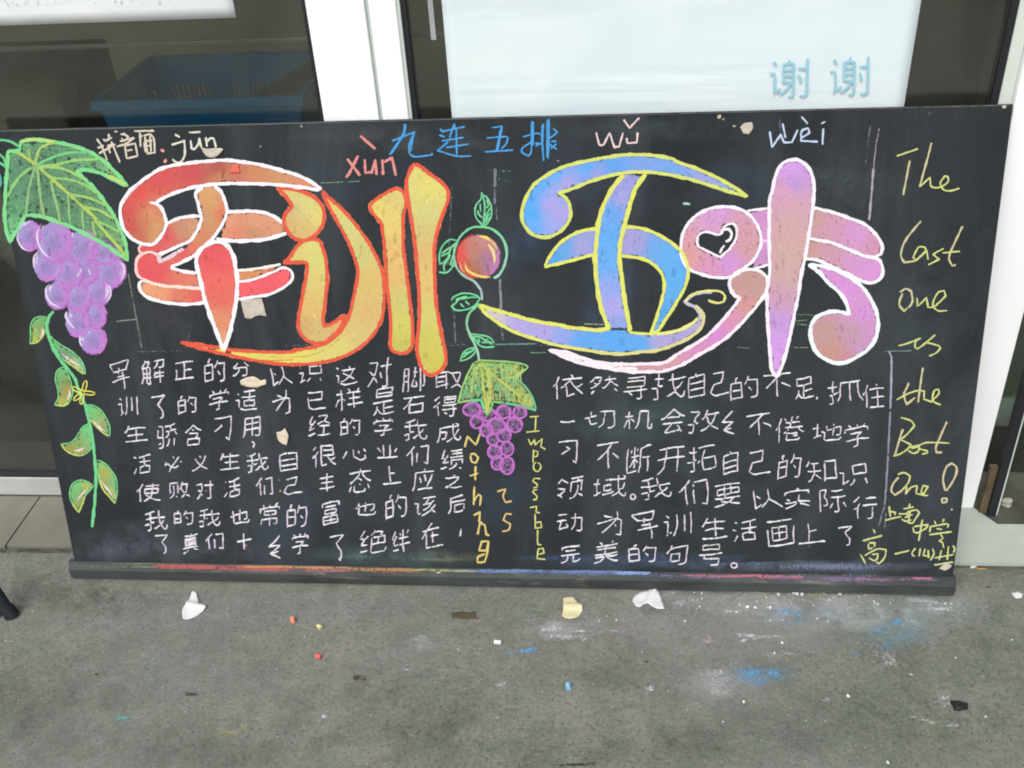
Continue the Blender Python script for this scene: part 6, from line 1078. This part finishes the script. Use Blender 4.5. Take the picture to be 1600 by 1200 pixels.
def chalkbit(x, y, px_len, col, ang, label, rad=.0062):
    p_ = atZ(x, y, 0); ln_ = px_len*.0022
    bm = bmesh.new(); bmesh.ops.create_cone(bm, cap_ends=True, segments=14, radius1=rad*.9, radius2=rad, depth=ln_)
    for v_ in bm.verts: v_.co += Vector(rng.normal(0, rad*.08, 3))
    o = fin(bm, 'chalk_stub', solid('chalk_'+label.split()[0], col), None, .0006, 1); o.location = (p_.x, p_.y, rad*1.05); o.rotation_euler = (math.pi/2, 0, ang)
    return tag(o, label, 'chalk', 'chalk stubs on the concrete')
chalkbit(458, 971, 8, (.80, .30, .20), .3, 'orange chalk stub on the concrete, left of the yellow one')
chalkbit(500, 982, 6, (.62, .60, .28), .8, 'yellow chalk stub on the concrete between two reddish ones')
chalkbit(498, 1028, 7, (.75, .13, .14), 1.3, 'red chalk stub on the concrete, nearer than the yellow one')
chalkbit(778, 1006, 8, (.72, .75, .74), 1.5, 'white chalk stub on the concrete beside a blue smear')
chalkbit(888, 1075, 8, (.25, .52, .80), .1, 'blue chalk stub on the open concrete, nearest to the camera')
chalkbit(1519, 887, 7, (.70, .72, .66), 1.9, 'white chalk stub at the doorstep touching the orange paper')
scrap('orange_paper', P('z 1525,884 1540,884 1544,886 1540,890 1526,890'), GM, solid('orange_card', (.52, .25, .05)), 'small flat orange strip on the ground before the right end of the doorstep', 'paper strip', base=.0015)
scrap('white_flake', P('z 1580,928 1590,925 1598,929 1596,935 1587,936'), GM, PAPERW, 'white flake on the concrete at the right edge of the picture', 'paper flake', base=.0012, curl=.002)
p_ = atZ(1500, 1105, 0)
lump('black_pebble', p_.x, p_.y, 0, .019, .013, .008, BAG, 'black flattened lump on the concrete at the lower right', 'lump')
p_ = atZ(722, 962, 0)
scrap('brown_leaf', P('z 706,960 716,957 730,958 744,957 743,966 730,967 716,966 706,967'), GM, solid('dead_leaf', (.085, .075, .045)), 'flat brown dead leaf on the concrete below the blackboard tray', 'leaf', base=.0012, curl=.002)
p_ = atZ(1498, 861, 0)
k_ = 0
# small white crumbs, too many to count
bm = bmesh.new()
def crumb(x, y, r_):
    p_ = atZ(x, y, 0)
    m4 = Matrix.Translation((p_.x, p_.y, r_*.3)) @ Euler(tuple(rng.uniform(0, 3, 3))).to_matrix().to_4x4() @ Matrix.Diagonal((r_*rng.uniform(.7, 1.4), r_, r_*rng.uniform(.4, .8), 1))
    bmesh.ops.create_icosphere(bm, subdivisions=1, radius=1, matrix=m4)
for _ in range(70): crumb(1066+rng.uniform(0, 420), 922+abs(rng.normal(0, 22)), rng.uniform(.0012, .0030))
for x, y, r_ in ((1216, 929, .006), (1240, 927, .005), (1312, 928, .006), (1450, 927, .006), (1487, 925, .008), (1070, 971, .004), (1168, 949, .005), (1180, 950, .005), (1203, 950, .005), (1245, 928, .005), (1325, 1088, .005), (1162, 1097, .004), (1493, 1028, .003), (1581, 1000, .003), (1387, 1192, .005), (1093, 948, .003), (948, 963, .003), (963, 969, .003), (936, 971, .003), (1253, 929, .005), (1222, 1005, .004), (1210, 1021, .004), (1130, 1128, .003), (1540, 1120, .003)): crumb(x, y, r_)
for _ in range(60): crumb(rng.uniform(0, 1600), rng.uniform(925, 1195), rng.uniform(.0008, .0018))
o = fin(bm, 'chalk_crumbs', solid('crumb_white', (.72, .73, .71))); tag(o, 'tiny white chalk crumbs scattered over the concrete', 'crumbs', kind='stuff')
# chalk powder trodden into the concrete
L = Layer(gmap(0.0), 0.0012)
W_, BLs = (190, 194, 198), (112, 172, 218)
for x, y, rx, ry, c_, pr in ((858, 982, 22, 12, W_, .9), (880, 992, 26, 6, W_, .75), (908, 987, 16, 4, W_, .75), (908, 996, 8, 4, W_, .7), (830, 970, 9, 4, W_, .5), (655, 1003, 16, 9, W_, .55), (660, 1010, 12, 4, W_, .6), (830, 1017, 14, 5, BLs, .95), (793, 1020, 6, 2.5, BLs, .8), (664, 1056, 14, 4, (110, 180, 200), .55), (982, 986, 26, 6, (186, 176, 190), .6), (787, 1071, 13, 4, W_, .65), (1014, 1077, 9, 5, W_, .85), (637, 1046, 7, 2.5, W_, .7),
   (1110, 1062, 26, 10, W_, .55), (1132, 1082, 22, 14, W_, .62), (1100, 1052, 30, 8, W_, .62), (1085, 1100, 22, 3, W_, .4), (1175, 1050, 22, 10, BLs, .72), (1213, 1055, 12, 10, BLs, .82), (1190, 1060, 30, 10, BLs, .5), (1155, 1045, 12, 6, BLs, .5), (1220, 955, 14, 4, BLs, .75), (1250, 960, 14, 5, BLs, .7), (1240, 972, 26, 7, BLs, .4), (1405, 972, 10, 5, BLs, .8), (1378, 985, 14, 6, BLs, .55), (1388, 1010, 9, 7, BLs, .65), (1340, 1022, 8, 5, BLs, .6), (1420, 990, 40, 10, (130, 170, 190), .38), (1450, 1004, 40, 5, (140, 176, 186), .4),
   (1160, 945, 50, 12, W_, .44), (1145, 955, 16, 5, W_, .7), (1200, 965, 60, 12, W_, .36), (1130, 935, 20, 6, W_, .5), (1300, 952, 60, 20, W_, .46), (1330, 945, 40, 14, W_, .5), (1180, 995, 30, 5, W_, .72), (1163, 998, 8, 7, W_, .75), (1208, 995, 22, 3, W_, .62), (1107, 997, 14, 8, (190, 176, 184), .55), (1230, 1022, 50, 8, W_, .42), (1380, 1030, 26, 12, W_, .5), (1385, 1037, 14, 6, W_, .6), (1440, 940, 46, 5, (200, 212, 216), .68), (1462, 950, 34, 5, (206, 212, 218), .7), (1420, 942, 60, 14, (160, 176, 176), .42), (1370, 960, 100, 22, (160, 172, 172), .36), (1480, 965, 80, 20, (150, 166, 166), .36), (1540, 950, 60, 8, (150, 172, 162), .34), (1250, 940, 120, 20, (170, 172, 170), .34), (1425, 972, 10, 4, W_, .65), (1422, 1055, 6, 3, W_, .8), (1290, 1096, 5, 5, W_, .65), (1475, 1095, 14, 12, W_, .55), (1490, 1105, 8, 8, W_, .5), (1450, 1127, 20, 3, (200, 200, 180), .6), (1495, 1133, 20, 3, W_, .6), (1425, 1122, 12, 4, W_, .45), (1535, 1055, 8, 4, W_, .5), (1340, 1195, 8, 5, W_, .5),
   (190, 1122, 16, 5, (110, 196, 190), .6), (380, 1135, 12, 5, (180, 186, 90), .55), (350, 1147, 18, 4, (190, 190, 100), .55), (410, 1122, 6, 4, (200, 206, 110), .6), (245, 1025, 12, 5, (150, 160, 160), .45), (270, 1018, 26, 3, (150, 156, 160), .4), (237, 1046, 5, 5, (160, 190, 190), .5), (505, 1120, 6, 4, (206, 214, 230), .85), (14, 1003, 9, 2.5, (190, 206, 200), .6), (66, 1047, 5, 3, (180, 190, 170), .55), (475, 927, 26, 4, (150, 150, 160), .4), (700, 925, 20, 4, (150, 170, 176), .5), (560, 928, 14, 5, (130, 170, 160), .4), (150, 980, 120, 2.5, (150, 150, 158), .36), (300, 975, 160, 12, (130, 132, 142), .26), (400, 960, 180, 30, (130, 132, 144), .20), (250, 985, 60, 12, (134, 134, 148), .24), (800, 950, 8, 3, W_, .5), (520, 950, 120, 20, (132, 130, 132), .2), (1060, 945, 14, 8, W_, .6), (1048, 927, 8, 3, W_, .6), (1040, 930, 6, 2.5, W_, .7), (1587, 930, 12, 6, (180, 200, 190), .4), (1210, 935, 60, 6, (180, 180, 150), .5), (1275, 929, 26, 3, (196, 196, 130), .6), (1340, 926, 30, 5, (190, 190, 160), .5)):
    for q_ in range(3):
        L.blob(x+rng.normal(0, rx*.3), y+rng.normal(0, ry*.3), rx*rng.uniform(.7, 1.6), ry*rng.uniform(.7, 1.7), c_, min(pr, .8)*(1.0 if q_ else .75)+.06, core=.2, rot=rng.normal(0, .12))
for _ in range(260):
    x, y = 1066+rng.uniform(-40, 430), 928+abs(rng.normal(0, 42)); L.stroke([(x, y), (x+rng.uniform(2, 12), y+rng.uniform(-1, 1))], (200, 204, 206), rng.uniform(1.2, 3.2), rng.uniform(.35, .8), step=5)
for _ in range(90):
    x, y = rng.uniform(0, 1600), rng.uniform(925, 1195); L.blob(x, y, rng.uniform(3, 9), rng.uniform(1.5, 4), (170, 176, 178), rng.uniform(.15, .4))
L.stroke(P('g3 820,250 880,420 930,560 970,700'), (150, 156, 156), 1.6, .5); L.stroke(P('g2 905,520 900,700'), (140, 140, 120), 1.2, .45)
for s_ in ('g3 1120,675 1190,695', 'g3 1060,665 1110,655'): L.stroke(P(s_), (206, 200, 176), 3, .75)
LG = Layer(gmap(0.0), 0.0008)  # thin chalk haze, then broad paler and darker patches
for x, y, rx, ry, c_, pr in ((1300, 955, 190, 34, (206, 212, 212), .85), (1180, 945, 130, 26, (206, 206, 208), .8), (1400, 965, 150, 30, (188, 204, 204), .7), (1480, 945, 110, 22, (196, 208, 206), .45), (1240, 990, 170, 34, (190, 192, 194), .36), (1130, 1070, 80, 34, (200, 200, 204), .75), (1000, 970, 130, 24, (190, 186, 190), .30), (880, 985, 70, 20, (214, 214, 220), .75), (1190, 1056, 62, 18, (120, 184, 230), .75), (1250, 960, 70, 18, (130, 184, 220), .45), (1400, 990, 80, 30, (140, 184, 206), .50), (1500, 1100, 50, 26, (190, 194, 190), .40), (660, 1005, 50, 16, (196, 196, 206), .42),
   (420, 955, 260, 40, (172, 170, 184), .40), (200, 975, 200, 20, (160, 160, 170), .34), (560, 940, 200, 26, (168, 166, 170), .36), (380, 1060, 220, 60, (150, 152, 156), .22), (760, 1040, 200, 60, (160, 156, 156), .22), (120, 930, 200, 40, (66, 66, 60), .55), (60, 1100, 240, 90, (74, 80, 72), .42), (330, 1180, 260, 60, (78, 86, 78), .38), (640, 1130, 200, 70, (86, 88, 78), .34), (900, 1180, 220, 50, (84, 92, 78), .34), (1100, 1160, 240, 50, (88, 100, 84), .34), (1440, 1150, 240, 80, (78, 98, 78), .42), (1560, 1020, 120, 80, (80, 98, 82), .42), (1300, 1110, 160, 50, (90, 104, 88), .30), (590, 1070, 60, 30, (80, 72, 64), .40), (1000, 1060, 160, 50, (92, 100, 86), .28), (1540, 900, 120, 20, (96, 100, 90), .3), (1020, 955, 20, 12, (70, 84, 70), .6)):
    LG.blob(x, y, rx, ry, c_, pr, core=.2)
o = LG.build('concrete_patches', HAZEG); tag(o, 'broad faint patches and thin chalk haze on the concrete in front of the board', 'stains', kind='stuff')
o = L.build('chalk_powder', SMEAR); tag(o, 'white and blue chalk powder trodden into the concrete', 'chalk powder', kind='stuff')
# dirt in the corner between step and ground
L = Layer(gmap(0.0), 0.0006)
for a_, b_, wd, pr in (((-40, 858), (112, 861), 8, .75), ((1500, 884), (1620, 886), 6, .6)): L.stroke([a_, b_], (46, 46, 40), wd, pr, step=6)
for _ in range(14): L.blob(rng.uniform(0, 110), rng.uniform(857, 864), rng.uniform(4, 12), 3, (70, 62, 44), .8)
for x, y, rx, ry, c_ in ((1545, 918, 10, 4, (120, 90, 60)), (1530, 912, 8, 3, (150, 150, 100)), (1575, 905, 10, 3, (150, 160, 150)), (560, 1060, 16, 8, (80, 72, 62)), (150, 1054, 6, 3, (80, 60, 50)), (730, 965, 26, 7, (84, 80, 50)), (1010, 1034, 8, 2, (60, 60, 50)), (300, 1085, 20, 6, (76, 74, 62)), (900, 1195, 40, 5, (70, 68, 54))): L.blob(x, y, rx, ry, c_, .8)
o = L.build('dirt_marks', SMEAR); tag(o, 'dark dirt gathered along the foot of the doorstep', 'dirt', kind='stuff')

# ------------------------------------------------------------ foot of a stand at the left edge
f0 = atZ(18, 962, 0); lt = f0
fs = empty('stand_foot', (f0.x, f0.y, 0)); tag(fs, 'dark blue slanting foot of a stand cut off by the left edge', 'stand')
bm = bmesh.new(); bmesh.ops.create_cone(bm, cap_ends=True, segments=20, radius1=.017, radius2=.013, depth=.42)
o = fin(bm, 'leg', BLUED, fs, .001, 1); o.rotation_euler = (math.radians(-6), math.radians(-14), 0); o.location = (-.048, .018, .205)
bm = bmesh.new(); bmesh.ops.create_cone(bm, cap_ends=True, segments=20, radius1=.021, radius2=.018, depth=.03)
o = fin(bm, 'rubber_foot', RUBBER, fs, .002, 2); o.rotation_euler = (math.radians(-6), math.radians(-14), 0); o.location = (0, 0, .017)
bm = bmesh.new(); bm_box(bm, -.012, .012, -.008, .008, 0, .06)
o = fin(bm, 'brace', OCHRE, fs, .002); o.location = (-.040, -.006, .001); o.rotation_euler = (0, math.radians(-12), .2)
